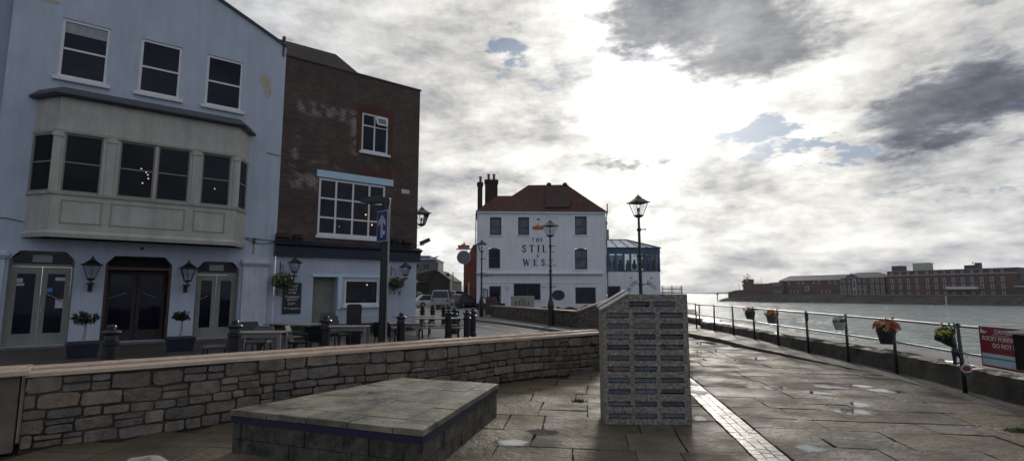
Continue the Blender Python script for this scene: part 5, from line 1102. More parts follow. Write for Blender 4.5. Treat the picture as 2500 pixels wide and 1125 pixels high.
# ------------------------------------------------------------------ lanterns and lamp posts
def lantern(par, z, s=1., off=(0, 0)):
    """four sided tapering lantern: its frame, panes and roof become children"""
    ox, oy = off; wt, wb, h = .24 * s, .12 * s, .44 * s
    def sq(w, zz): return [(ox - w, oy - w, zz), (ox + w, oy - w, zz), (ox + w, oy + w, zz), (ox - w, oy + w, zz)]
    m = MB(); m.loft([sq(wb * .5, z - .10 * s), sq(wb * 1.1, z - .03 * s), sq(wb * 1.1, z)]); a, b = sq(wb, z), sq(wt, z + h)
    for i in range(4):
        m.tube([a[i], b[i]], .013 * s, 5); m.tube([b[i], b[(i + 1) % 4]], .014 * s, 5)
        mid = lambda q: ((q[i][0] + q[(i + 1) % 4][0]) / 2, (q[i][1] + q[(i + 1) % 4][1]) / 2, q[i][2]); m.tube([mid(a), mid(b)], .006 * s, 4)
    m.build('lantern_frame', K['black'], par)
    m = MB(); k = .97
    m.loft([sq(wb * k, z + .005), sq(wt * k, z + h - .005)], cap=False); m.build('lantern_glass', K['lampglass'], par)
    m = MB(); m.loft([sq(wt * 1.28, z + h), sq(wt * 1.22, z + h + .02 * s), sq(wt * .78, z + h + .10 * s), sq(wt * .36, z + h + .19 * s), sq(wt * .28, z + h + .24 * s), sq(wt * .12, z + h + .27 * s)])
    for cx, cy in ((1, 1), (1, -1), (-1, 1), (-1, -1)): m.lathe([(.018 * s, 0), (.026 * s, .02 * s), (.004, .055 * s)], (ox + cx * wt * 1.2, oy + cy * wt * 1.2, z + h), 6)
    m.lathe([(.02 * s, .26 * s), (.035 * s, .29 * s), (.012 * s, .32 * s), (.004 * s, .38 * s)], (ox, oy, z + h), 8); m.build('lantern_roof', K['black'], par)
    m = MB(); m.tube([(ox, oy, z), (ox, oy, z + h * .55)], .022 * s, 6); m.ball((ox, oy, z + h * .45), .05 * s, 8, 6, (1, 1, 1.6)); m.build('lamp_burner', K['curtain'], par)
def street_lamp(x, y, label, rz=0., H=5.2):
    e = empty('street_lamp', (x, y, 0), rz, label, 'street lamp', 'black iron lamp posts'); zl = H - .84
    m = MB(); m.lathe([(.21, 0), (.21, .08), (.15, .13), (.145, .95), (.165, 1.0), (.16, 1.06), (.09, 1.35), (.062, 1.5), (.058, 2.6), (.075, 2.62), (.075, 2.68), (.052, 2.72), (.046, zl - .6), (.07, zl - .55), (.07, zl - .5), (.042, zl - .45), (.042, zl - .1)], n=14); m.build('column', K['black'], e, smooth=False)
    for z_, l_, r_ in ((zl - .52, -.02, .26), (zl - 1.45, -.26, .26), (zl - 2.45, -.05, .3)): m = MB(); m.tube([(l_, 0, z_), (r_, 0, z_ + .02)], .018, 6); m.ball((r_, 0, z_ + .02), .032, 6, 4); m.ball((0, 0, z_), .085, 8, 5, (1, 1, .7)); m.build('ladder_bar', K['black'], e)
    lantern(e, zl, .97); return e
l3 = gnd(1568, 830); street_lamp(l3[0], l3[1], 'tall black lamp post rising behind the slotted pillar against bright sky', R(20))
l2 = gnd(1345, 800); street_lamp(l2[0], l2[1] - .05, 'black lamp post in front of the white pub lettering by the garden wall', R(35))
l1 = gnd(1175, 777); street_lamp(l1[0], l1[1], 'black lamp post at the left corner of the white pub', R(10))
def wall_lamp(s, z, label, fr=FL, y=-.42, sc=.85, side=None):
    e = empty('wall_lantern', fr.loc(s, 0, z), fr.a, label, 'wall lantern', 'black wall lanterns on the pub fronts')
    m = MB(); m.box(-.06, .06, -.03, 0, -.42, -.16); m.tube([(0, 0, -.30), (0, y * .5, -.34), (0, y, -.16), (0, y, -.1)], .03, 7); m.box(-.09, .09, y - .05, -.02, -.2, -.14); m.build('bracket', K['black'], e, bevel=.006)
    lantern(e, 0, sc, (0, y)); return e
for u, vb, l in ((222, 678, 'black lantern between the left cream doors and the pub entrance'), (458, 683, 'black lantern right of the dark pub entrance'), (719, 662, 'black lantern above the chalkboard on the brick pub'), (990, 670, 'black lantern by the right hanging basket on the brick pub')):
    s, z = FL.hit(u, vb, -.42); wall_lamp(s, z, l, sc=.86 if u < 600 else .72)
s, z = FL.hit(1020, 668, .6); e = wall_lamp(X1 + .05, z, 'black lantern on the far side wall of the brick pub', sc=1.0); e.location = (*FL.loc(X1, 1.3)[:2], z); e.rotation_euler = (0, 0, FANG + R(90))
# ornate bracket lamp
pz = at(1047, 545, FL.loc(X1, 1.0)[1]).z; e = empty('scroll_bracket_lamp', (*FL.loc(X1, .9)[:2], pz), FANG, 'black lantern on a scrolled iron bracket at the corner of the brick wall', 'wall lantern')
m = MB(); m.tube([(0, 0, -.18), (.55, 0, -.18), (.68, 0, -.14), (.70, 0, -.02)], .014, 6)
def spiral(cx, cz, r0, turns, a0, dirn=1): return [(cx + r0 * (1 - t * .75) * math.cos(a0 + dirn * t * turns * 2 * math.pi), 0, cz + r0 * (1 - t * .75) * math.sin(a0 + dirn * t * turns * 2 * math.pi)) for t in [k / 20 for k in range(21)]]
m.tube(spiral(.09, .0, .13, 1.3, R(-90)), .009, 5); m.tube(spiral(.12, .38, .12, 1.3, R(-60)), .009, 5); m.tube(spiral(.48, -.08, .09, 1.2, R(-90), -1), .009, 5)
m.tube([(.02, 0, .5), (.2, 0, .42), (.26, 0, .2), (.34, 0, 0), (.5, 0, -.16)], .009, 5); m.box(-.01, .02, -.02, .02, -.3, .6); m.build('scroll_bracket', K['black'], e); lantern(e, .02, 1.1, (.70, 0))

# ------------------------------------------------------------------ leaves and flowers
K['leaf'] = M('leaf', (.05, .075, .022), .6, .35, 20, attr=True); K['petal'] = M('petal', (.6, .6, .6), .6, .12, 20, attr=True)
def leaves(m, c, rad, n, size, cols, rng, sc=(1, 1, 1), shell=.35):
    for _ in range(n):
        d = Vector((rng.gauss(0, 1), rng.gauss(0, 1), rng.gauss(0, 1))).normalized(); p = Vector(c) + Vector([a * b for a, b in zip(d * rad * (shell + (1 - shell) * rng.random() ** .5), sc)])
        a = Vector((rng.gauss(0, 1), rng.gauss(0, 1), rng.gauss(0, .6))).normalized(); b = a.cross(d + Vector((.01, .02, .3))).normalized(); s_ = size * rng.uniform(.6, 1.3); f = rng.uniform(.6, 1.35); col = rng.choice(cols); m.cur = tuple(x_ * f for x_ in col)
        m.poly([p - a * s_, p + b * s_ * .45, p + a * s_, p - b * s_ * .45 + d * s_ * .1])
    m.cur = None
def florets(m, c, rad, n, size, cols, rng, sc=(1, 1, 1), up=.2):
    for _ in range(n):
        d = Vector((rng.gauss(0, 1), rng.gauss(0, 1), abs(rng.gauss(0, 1)) + up)).normalized(); p = Vector(c) + Vector([a * b for a, b in zip(d * rad * rng.uniform(.85, 1.05), sc)]); t1 = d.orthogonal().normalized(); t2 = d.cross(t1)
        f = rng.uniform(.75, 1.2); col = rng.choice(cols); m.cur = tuple(x_ * f for x_ in col); s_ = size * rng.uniform(.7, 1.2); a0 = rng.uniform(0, 6)
        for k in range(5):
            a1 = a0 + k * 1.2566; q_ = lambda a, r_, h_: p + (t1 * math.cos(a) + t2 * math.sin(a)) * r_ + d * h_
            m.poly([p, q_(a1 - .5, s_ * .75, s_ * .15), q_(a1, s_, s_ * .35), q_(a1 + .5, s_ * .75, s_ * .15)])
    m.cur = None
def hanging_basket(loc, rz, r0, label, seed, cols, bracket=True, blen=.42):
    e = empty('hanging_basket', loc, rz, label, 'hanging basket', 'flower baskets on the brick pub'); rg_ = random.Random(seed)
    m = MB(); m.lathe([(.03, -.26), (.14, -.22), (.2, -.1), (.22, 0), (.20, 0), (.17, -.02)], n=12); m.build('basket', K['darkwood'], e)
    m = MB(); leaves(m, (0, 0, -.02), r0, 520, .055, [(1, 1, .8), (.7, 1.2, .6), (1.6, 1.5, .7), (.5, .6, .5)], rg_, (1.15, 1, .8)); 
    for k in range(9): a = rg_.uniform(0, 6.28); leaves(m, (math.cos(a) * .2, math.sin(a) * .2, -.25 - rg_.uniform(0, .3)), .07, 14, .04, [(1, 1, .7)], rg_, (1, 1, 2.2))
    m.build('foliage', K['leaf'], e); m = MB(); florets(m, (0, 0, 0), r0 * 1.02, 34, .045, cols, rg_, (1.15, 1, .8)); m.build('flowers', K['petal'], e)
    m = MB()
    for k in range(3): m.tube([(.2 * math.cos(k * 2.09), .2 * math.sin(k * 2.09), .02), (0, 0, .42)], .005, 4)
    m.build('chain', K['black'], e)
    if bracket: m = MB(); m.box(-.012, .012, blen - .02, blen, .30, .72); m.tube([(0, blen, .62), (0, .0, .55), (0, 0, .42)], .012, 5); m.tube([(0, blen, .34), (0, blen * .4, .58)], .009, 5); m.build('bracket', K['black'], e)
YC = [(.75, .55, .12), (.85, .8, .6), (.7, .3, .1)]
for (u, v, r0, l, sd, cl) in ((690, 684, .40, 'flower basket with orange and white blooms hanging over the chalkboard', 1, [(.8, .35, .08), (.85, .75, .5), (.6, .15, .12)]), (965, 690, .34, 'flower basket with yellow and cream blooms beside the sign pole', 2, YC)):
    s, z = FL.hit(u, v, -.42); hanging_basket(FL.loc(s, -.42, z), FANG, r0, l, sd, cl)
o = FL.loc(X1 + .42, 1.2); hanging_basket((o[0], o[1], at(1040, 690, o[1]).z), FANG - R(90), .30, 'yellow green flower basket hanging off the far side of the brick pub', 3, YC)
# chalkboard
s0, z0 = FL.hit(688, 766, -.03); s1, z1 = FL.hit(737, 690, -.03)
e = empty('menu_chalkboard', FL.loc(s0, 0, z0), FANG, 'black chalkboard with white lettering fixed beside the porch of the brick pub', 'chalkboard'); w_, h_ = s1 - s0, z1 - z0
part('board', K['black'], e, (0, w_, -.04, -.002, 0, h_), bevel=.006)
K['chalk'] = M('chalk_lettering', (.45, .45, .43), .8, .1)
for i, (tx, sz, zz) in enumerate((('Food', .20, .90), ('served', .14, .78), ('all day', .13, .68), ('Traditional', .14, .54), ('cask ales', .13, .45), ('Coffee', .13, .32), ('Beer garden', .135, .17))): sans('chalk_lettering', tx, sz * w_ / .80, K['chalk'], e, (w_ / 2, -.043, h_ * zz), depth=.001, shear=.12, bold=.004)
# topiary planters
def topiary(u, v, label, seed, ball_r):
    p_ = FL.inv(gnd(u, v)); o = FL.loc(p_[0], p_[1]); e = empty('bay_tree_planter', o, FANG, label, 'planter', 'potted bay trees beside the pub entrance'); rg_ = random.Random(seed)
    m = MB(); m.lathe([(.40, 0), (.47, .33)], n=4, sq=True); m.box(-.35, .35, -.35, .35, .33, .38); m.build('planter_box', K['navy'], e, bevel=.01)
    part('soil', K['joint'], e, (-.31, .31, -.31, .31, .375, .39))
    m = MB(); m.tube([(.0, 0, .36), (.03, .01, .6), (.02, 0, .88)], [.016, .014, .012], 6); m.tube([(-.04, 0, .36), (-.01, 0, .6), (0, 0, .84)], [.012, .01, .01], 6); m.build('trunk', K['wood'], e)
    m = MB(); leaves(m, (0, 0, .95), ball_r * .8, 420, .036, [(.55, .7, .6), (.4, .5, .45), (.8, .9, .7)], rg_, (1.15, 1.15, .8), .2)
    for k in range(22): a = rg_.uniform(0, 6.28); h_ = rg_.uniform(-.5, 1); leaves(m, (math.cos(a) * ball_r * 1.05 * (1 - .4 * h_ * h_), math.sin(a) * ball_r * 1.05 * (1 - .4 * h_ * h_), 0.95 + h_ * ball_r * .75), ball_r * .24, 16, .034, [(.5, .65, .5), (.8, .9, .7)], rg_, (1, 1, 1.2), .1); m.build('crown', K['leaf'], e)
topiary(200, 872, 'clipped bay tree in a navy box left of the dark entrance', 5, .24); topiary(438, 856, 'smaller clipped bay tree in a navy box right of the dark entrance', 6, .19)
# ------------------------------------------------------------------ bollards
def bollard_mesh(e):
    m = MB(); m.lathe([(.135, 0), (.135, .14), (.115, .16), (.112, .70), (.135, .72), (.135, .78), (.105, .80), (.10, .88), (.145, .90), (.15, .93), (.13, .955), (.06, .985), (.055, 1.0), (.075, 1.02), (.06, 1.05), (.02, 1.065)], n=16); m.build('column', K['bollard'], e)
proto = None
BO = [(-6.98, 9.28, 'iron bollard standing in front of the dark pub entrance'), (-5.72, 11.0, 'iron bollard right of the grey rattan chair'), (-4.62, 13.15, 'iron bollard at the left end of the long wooden table'), (-3.12, 15.0, 'iron bollard just right of the sign pole'), (-2.14, 17.9, 'iron bollard in front of the nearest picnic bench'), (-1.53, 18.1, 'iron bollard at the right end of the picnic bench, nearer of the pair'), (-1.47, 20.0, 'rightmost of the iron bollards by the road'), (-2.3, 21.3, 'iron bollard behind the right end of the picnic bench'),
      (-4.42, 26.2, 'leftmost of the three far bollards before the car park'), (-3.95, 26.4, 'middle of the three far bollards before the car park'), (-3.38, 26.3, 'rightmost of the three far bollards before the car park'), (-4.0, 39, 'distant dark bollard beside the pale marker post')]
for i, (x_, y_, l) in enumerate(BO):
    if proto is None: proto = empty('bollard', (x_, y_, 0), 0, l, 'bollard', 'black iron bollards round the pub forecourt'); bollard_mesh(proto)
    else: c = copy_tree(proto); c.location = (x_, y_, 0); c.rotation_euler = (R(random.Random(i).uniform(-1, 1)), 0, i); c['label'] = l
proto['label'] = BO[0][2]
e = empty('marker_post', (*gnd(1105, 773), 0), 0, 'short pale post standing between bollards near the parked cars', 'post'); m = MB(); m.lathe([(.16, 0), (.15, 1.1), (.04, 1.16)], n=8); m.build('post', K['curtain'], e); m = MB(); m.lathe([(.165, .75), (.163, .95)], n=8); m.build('green_band', M('green_band', (.06, .16, .08), .6), e)
# ------------------------------------------------------------------ sign pole
px_, py_ = 12.0 * (938 - 1250) / 1280 * 1.0, 12.0
e = empty('street_light_pole', (px_, py_, 0), 0, 'dark pole with a flat lamp head and grey conduit before the brick pub', 'street light')
zt_p = at(938, 484, py_).z; m = MB(); m.lathe([(.12, 0), (.12, .5), (.085, .55), (.085, zt_p)], n=8, sq=True); m.build('pole', K['black'], e)
m = MB(); z_ = zt_p - .04; m.loft([[(.10, -.07, z_ - .1), (.10, .07, z_ - .1), (.10, .07, z_ + .04), (.10, -.07, z_ + .04)], [(-.15, -.08, z_ - .08), (-.15, .08, z_ - .08), (-.15, .08, z_ + .08), (-.15, -.08, z_ + .08)], [(-.38, -.10, z_ - .09), (-.38, .10, z_ - .09), (-.38, .08, z_ + .07), (-.38, -.08, z_ + .07)], [(-.60, -.04, z_ - .05), (-.60, .04, z_ - .05), (-.60, .04, z_ - .01), (-.60, -.04, z_ - .01)]]); m.build('lamp_head', K['black'], e, bevel=.01)
m = MB(); m.tube([(.11, -.06, .2), (.11, -.06, zt_p - .05)], .012, 6); m.build('conduit', K['galv'], e)
K['signblue'] = M('sign_blue', (.010, .024, .14), .45, .08, 3); K['signw'] = M('sign_white', (.38, .40, .50), .45, .08, 3)
zs0, zs1 = at(935, 590, py_ - .1).z, at(935, 515, py_ - .1).z; e = empty('one_way_sign', (px_ - .03, py_ - .13, zs0), R(-66), 'blue rectangular one way sign with a white up arrow clamped to the pole', 'road sign'); H_ = zs1 - zs0; W_ = .44
m = MB(); m.box(-W_ / 2, W_ / 2, -.012, .0, 0, H_); m.build('plate', K['signw'], e); part('blue_face', K['signblue'], e, (-W_ / 2 + .02, W_ / 2 - .02, -.016, -.0125, .02, H_ - .02))
m = MB(); m.prism([(-.045, .09), (.045, .09), (.045, H_ * .62), (.15, H_ * .48), (.15, H_ * .66), (0, H_ * .88), (-.15, H_ * .66), (-.15, H_ * .48), (-.045, H_ * .62)], -.020, -.0165, 'y'); m.build('arrow', K['signw'], e); part('sticker', K['lintel'], e, (.05, .13, -.0195, -.0165, H_ * .22, H_ * .34)); part('clamp', K['galv'], e, (-.08, .08, .0, .05, .1, .14), (-.08, .08, 0, .05, H_ - .14, H_ - .10))
# the sign is turned so that it reads foreshortened, as its clamp sits round the pole's side
e.rotation_euler = (0, 0, R(-44))
# ------------------------------------------------------------------ tables, benches, chairs
def plain_table(x_, y_, rz, L_, label, D=.62, group='wooden tables on the pub forecourt'):
    e = empty('wooden_table', (x_, y_, 0), rz, label, 'table', group)
    m = MB(); n = 5
    for k in range(n): m.box(-L_ / 2, L_ / 2, -D / 2 + k * D / n + .004, -D / 2 + (k + 1) * D / n - .004, .715, .74)
    m.build('tabletop', K['wood'], e, bevel=.003); part('apron', K['wood'], e, (-L_ / 2 + .04, L_ / 2 - .04, -D / 2 + .03, -D / 2 + .05, .62, .714), (-L_ / 2 + .04, L_ / 2 - .04, D / 2 - .05, D / 2 - .03, .62, .714))
    for sx_ in (-1, 1):
        for sy_ in (-1, 1): part('leg', K['wood'], e, (sx_ * (L_ / 2 - .06) - .035, sx_ * (L_ / 2 - .06) + .035, sy_ * (D / 2 - .06) - .035, sy_ * (D / 2 - .06) + .035, 0, .714))
    return e
plain_table(-5.72, 12.15, R(8), 1.05, 'small square legged table beside the blue pub pilaster')
plain_table(-4.45, 14.25, R(6), 1.20, 'wooden table in front of the shop window, bollard at its end')
plain_table(-3.25, 15.75, R(10), 1.0, 'wooden table with square legs right of the sign pole')
def picnic(x_, y_, rz, L_, label, tilt=0.):
    e = empty('picnic_table', (x_, y_, 0), rz, label, 'picnic table', 'A framed picnic tables on the forecourt')
    m = MB()
    for k in range(5): m.box(-L_ / 2, L_ / 2, -.36 + k * .146, -.36 + k * .146 + .136, .71, .745)
    m.build('tabletop', K['wood'], e, bevel=.004)
    for s_ in (-1, 1):
        m = MB()
        for k in range(2): y0 = s_ * (.56 + k * .14); m.box(-L_ / 2, L_ / 2, min(y0, y0 + s_ * .13), max(y0, y0 + s_ * .13), .425, .46)
        m.build('bench_seat', K['wood'], e, bevel=.004)
    for s_ in (-1, 1):
        x0 = s_ * (L_ / 2 - .22); m = MB()
        for q_ in (-1, 1): m.prism([(q_ * .62, 0), (q_ * .72, 0), (q_ * .30, .71), (q_ * .20, .71)], x0 - .025, x0 + .025, 'x')
        m.box(x0 + .026, x0 + .07, -.80, .80, .34, .42); m.box(x0 + .026, x0 + .07, -.34, .34, .62, .70); m.build('a_frame', K['darkwood'], e)
    return e
picnic(-2.55, 18.75, R(4), 1.75, 'picnic table with benches nearest the road'); picnic(-3.75, 20.4, R(6), 1.6, 'picnic table behind, close to the brick pub corner'); picnic(-6.25, 15.3, R(-24), 1.7, 'picnic table turned askew below the chalkboard')
def chair(x_, y_, rz, label, hb=.90, mat=None, arms=True):
    e = empty('cafe_chair', (x_, y_, 0), rz, label, 'chair', 'dark rattan chairs at the pub tables'); mt2 = mat or K['rattan']
    part('seat', mt2, e, (-.24, .24, -.24, .24, .40, .46), bevel=.015)
    m = MB(); m.loft([[(-.24, .20, .44), (.24, .20, .44), (.24, .25, .44), (-.24, .25, .44)], [(-.25, .27, .7), (.25, .27, .7), (.25, .31, .7), (-.25, .31, .7)], [(-.21, .32, hb), (.21, .32, hb), (.21, .35, hb), (-.21, .35, hb)]]); m.build('backrest', mt2, e, bevel=.01)
    for sx_ in (-1, 1):
        for sy_ in (-1, 1): m = MB(); m.tube([(sx_ * .21, sy_ * .20, .41), (sx_ * .235, sy_ * .24, 0)], .018, 6); m.build('leg', K['black'], e)
        if arms: m = MB(); m.tube([(sx_ * .24, -.2, .42), (sx_ * .25, -.2, .63), (sx_ * .25, .24, .66)], .02, 6); m.build('armrest', mt2, e)
    return e
chair(-6.5, 11.75, R(-70), 'grey rattan chair facing away from the small table, by a bollard', .92, arms=False)
chair(-6.15, 12.95, R(5), 'dark low backed chair pushed in behind the small table', .80)
chair(-5.55, 16.0, R(20), 'grey rattan chair in front of the beige porch', 1.02); chair(-5.0, 15.4, R(60), 'black armchair close to the shop window table', .95, K['bollard'])
chair(-5.15, 13.0, R(100), 'dark chair at the left end of the shop window table', .82, K['bollard']); chair(-7.0, 14.2, R(30), 'dark chair between the blue pilaster and the askew picnic table', .84, K['bollard']); chair(-3.9, 17.2, R(-100), 'dark chair just behind the sign pole, turned sideways', .84, K['bollard'])
chair(-3.55, 14.9, R(175), 'dark chair half hidden by the sign pole', .82, K['bollard']); chair(-4.9, 13.4, R(190), 'dark chair on the near side of the shop window table', .80, K['bollard'], arms=False)
# tall dark windbreak board by the shop window
p_ = at(863, 815, 16.2); e = empty('folding_board', (p_.x, 16.2, 0), R(12), 'tall black folding board standing under the shop window', 'board'); zt_b = at(863, 742, 16.2).z
m = MB(); m.box(-.22, .22, -.02, .02, .06, zt_b - .04); m.prism([(-.22, zt_b - .04), (.22, zt_b - .04), (.16, zt_b), (-.16, zt_b)], -.02, .02, 'y'); m.build('panel', K['black'], e, bevel=.005); part('foot', K['black'], e, (-.22, -.17, -.2, .2, 0, .06), (.17, .22, -.2, .2, 0, .06))
for i, (u, v) in enumerate(((655, 828), (675, 827), (812, 815))):    # glasses and a jar
    pass
# A-board at the white pub door
p_ = gnd(1199, 775); e = empty('pavement_board', (p_[0], p_[1], .1), R(6), 'red framed black A board on the pavement left of the garden wall', 'A board')
for k, sgn in enumerate((-1, 1)):
    m = MB(); m.m = Matrix.Translation((0, sgn * .22, 0)) @ Matrix.Rotation(R(12) * -sgn * -1, 4, 'X'); a = R(-11) * -sgn
    m.m = Matrix.Translation((0, sgn * .24, .02)) @ Matrix.Rotation(-a * -1, 4, 'X')
    m.box(-.38, -.32, -.02, .02, 0, 1.28); m.box(.32, .38, -.02, .02, 0, 1.28); m.box(-.32, .32, -.02, .02, .08, .14); m.box(-.32, .32, -.02, .02, 1.10, 1.28); p2_ = m.build('frame', M('red_frame', (.12, .018, .018), .5) if k == 0 else p2_.data.materials[0], e)
    g = MB(); g.m = m.m; g.box(-.32, .32, -.012, .012, .14, 1.10); g.build('panel', K['black'], p2_)
p_ = at(1180, 717, 34.2); e = empty('menu_case', tuple(p_), R(10), 'small white menu in a black frame fixed to the lamp post', 'menu case'); part('case', K['black'], e, (-.02, .30, -.03, .03, -.30, .30)); part('menu', K['notice'], e, (.02, .24, -.036, -.031, -.24, .24))
# low round backed seats behind the garden wall
K['terra'] = M('brown_basket_seat', (.10, .05, .03), .7, .3, 4)
for i, (u, r_) in enumerate(((1330, .36), (1352, .30), (1375, .42), (1392, .42), (1423, .30), (1440, .34))):
    Yc = 29 - i * .6; p_ = at(u, 756 + (0 if i < 4 else -4), Yc); e = empty('tub_seat', (p_.x, Yc, .1), i, ['leftmost tub seat back showing over the garden wall', 'tub seat back just right of the lamp post over the wall', 'arched tub seat back, left of the neighbouring two', 'arched tub seat back below the oval sign side', 'tub seat with dark cushions near the wall corner', 'rightmost tub seat by the sloping coping'][i], 'tub seat', 'brown tub seats behind the garden wall')
    zt_ = p_.z - .1 + .18; m = MB(); rings = []
    for k in range(9): a = R(10 + 20 * k); rings.append([(r_ * math.cos(a), r_ * math.sin(a) * .7, .35), (r_ * 1.05 * math.cos(a), r_ * .75 * math.sin(a), zt_ * (1 - .15 * abs(math.cos(a)))), (r_ * .86 * math.cos(a), r_ * .58 * math.sin(a), zt_ * (1 - .15 * abs(math.cos(a)))), (r_ * .84 * math.cos(a), r_ * .55 * math.sin(a), .35)])
    m.loft(rings); m.build('seat_back', K['terra'], e); m = MB(); m.lathe([(r_ * .8, 0), (r_ * .9, .38), (r_ * .5, .42)], n=12); m.build('seat', K['terra'], e)
# ------------------------------------------------------------------ cars
K['tyre'] = M('tyre_rubber', (.015, .015, .015), .8); K['carglass'] = M('car_glass', (.012, .014, .018), .08, .2, 2); K['rim'] = M('wheel_rim', (.30, .30, .32), .35, .1, 3, metal=.6); K['tail'] = M('tail_lamp', (.25, .015, .01), .3); K['head'] = M('head_lamp', (.6, .62, .65), .2)
def car(x_, y_, rz, label, paint, L_=4.5, W_=1.82, H_=1.5, suv=False):
    e = empty('parked_car', (x_, y_, 0), rz, label, 'car', 'cars parked beyond the pubs'); l2, w2 = L_ / 2, W_ / 2; g = .24 if suv else .18; bl_ = H_ * (.60 if suv else .58)
    prof = [(-l2, g + .1, .94), (-l2, bl_ * .9, .97), (-l2 + .15, bl_, 1), (l2 - 1.1, bl_, 1), (l2 - .25, bl_ * .86, .95), (l2, bl_ * .66, .9), (l2, g + .1, .88)]
    m = MB(); rings = []
    for (xx, zz) in ((-l2, bl_ * .95), (-l2 + .12, bl_), (-l2 * .4, bl_ * 1.02), (l2 - 1.25, bl_), (l2 - .3, bl_ * .87), (l2, bl_ * .66)):
        k = .93 if abs(xx) > l2 - .05 else 1.; rings.append([(xx, -w2 * k * .96, g), (xx, w2 * k * .96, g), (xx, w2 * k, g + (zz - g) * .5), (xx, w2 * k * .95, zz), (xx, -w2 * k * .95, zz), (xx, -w2 * k, g + (zz - g) * .5)])
    m.loft(rings); m.build('body', paint, e, bevel=.04)
    r0 = -l2 + (.08 if suv else .25); cab = [(r0, bl_ - .02, .90), (r0 + (.22 if suv else .6), H_ - .04, .74), (r0 + (.6 if suv else .95), H_, .74), (l2 - 2.2, H_ - .02, .74), (l2 - 1.2, bl_ - .02, .90)]
    m = MB(); m.loft([[(xx, -w2 * k, zz), (xx, w2 * k, zz)] + ([(xx + .02, w2 * k * .9, zz - .03), (xx + .02, -w2 * k * .9, zz - .03)]) for xx, zz, k in cab], cap=False)
    # greenhouse: glass body with the roof panel over it
    m = MB(); a = [(xx, zz) for xx, zz, k in cab]
    low = [(-w2 * .9), (w2 * .9)]
    def gv(xx, zz, k): return [(xx, -w2 * k, zz), (xx, w2 * k, zz)]
    vs_ = [gv(*c) for c in cab]; b0 = [(r0, -w2 * .9, bl_ - .05), (r0, w2 * .9, bl_ - .05)]
    for i in range(len(vs_) - 1): m.poly([vs_[i][0], vs_[i][1], vs_[i + 1][1], vs_[i + 1][0]])
    m.poly([v_[0] for v_ in vs_]); m.poly([v_[1] for v_ in vs_][::-1]); m.build('window_glass', K['carglass'], e)
    m = MB(); t_ = [cab[1], cab[2], cab[3]]; m.loft([[(xx, -w2 * (k + .02), zz - .02), (xx, w2 * (k + .02), zz - .02), (xx, w2 * (k + .0), zz + .02), (xx, -w2 * k, zz + .02)] for xx, zz, k in t_])
    for s_ in (-1, 1):
        for (p, q_) in ((cab[0], cab[1]), (cab[4], cab[3])): m.tube([(p[0], s_ * w2 * p[2], p[1]), (q_[0], s_ * w2 * q_[2], q_[1])], .05, 5)
        m.tube([(0, s_ * w2 * .9, bl_), (-.05, s_ * w2 * .745, H_ - .02)], .045, 5)
    m.build('roof', paint, e)
    for sx_ in (-1, 1):
        for sy_ in (-1, 1):
            rr_ = .36 if suv else .32; c = (sx_ * (l2 - .85), sy_ * (w2 - .10), rr_); m = MB(); m.tube([(c[0], c[1] - .11, c[2]), (c[0], c[1] + .11, c[2])], rr_, 18); wh = m.build('wheel', K['tyre'], e); m = MB(); yy = c[1] + sy_ * .115; m.tube([(c[0], yy - .01, c[2]), (c[0], yy + .01, c[2])], rr_ * .62, 14); m.build('rim', K['rim'], wh)
    for s_ in (-1, 1): part('tail_lamp', K['tail'], e, (-l2 - .01, -l2 + .06, s_ * w2 * .78 - .12, s_ * w2 * .78 + .12, bl_ * .72, bl_ * .90)); part('headlight', K['head'], e, (l2 - .12, l2 + .01, s_ * w2 * .72 - .16, s_ * w2 * .72 + .16, bl_ * .56, bl_ * .68))
    part('bumper', K['tyre'], e, (-l2 - .05, -l2 + .1, -w2 * .9, w2 * .9, g, g + .22), (l2 - .1, l2 + .04, -w2 * .85, w2 * .85, g, g + .2)); part('number_plate', K['signw'], e, (-l2 - .06, -l2 - .045, -.26, .26, bl_ * .56, bl_ * .56 + .11))
P_ = lambda n, c: M(n, c, .25, .06, 2, spec=.6)
def cpos(u, Y): return at(u, 740, Y).x, Y
x_, y_ = cpos(1083, 56); car(x_, y_, R(88), 'pale grey off road car seen from behind, biggest of the parked cars', P_('silver_grey_paint', (.30, .31, .31)), 4.7, 1.98, 1.9, True)
x_, y_ = cpos(1116, 64); car(x_, y_, R(70), 'white high roofed car behind the right shoulder of the grey one', P_('white_car_paint', (.5, .52, .52)), 4.5, 1.85, 1.85, True)
x_, y_ = cpos(1130, 60); car(x_, y_, R(60), 'dark low car nearest the red brick wing', P_('black_car_paint', (.03, .035, .045)), 4.3, 1.8, 1.5)
x_, y_ = cpos(1053, 61); car(x_, y_, R(25), 'white hatchback half hidden by the pale grey car', P_('white_paint_car', (.55, .55, .56)), 4.2, 1.75, 1.42)
x_, y_ = cpos(1038, 66); car(x_, y_, R(30), 'dark blue car between two white ones', P_('blue_car_paint', (.02, .035, .10)), 4.4, 1.78, 1.5)
x_, y_ = cpos(1020, 71); car(x_, y_, R(12), 'white van like car furthest left beside the brick pub', P_('van_paint', (.5, .52, .55)), 4.6, 1.85, 1.8, True)
x_, y_ = cpos(1100, 80); car(x_, y_, R(10), 'grey car furthest back in the car park', P_('grey_car_paint', (.12, .13, .14)), 4.3, 1.78, 1.5)
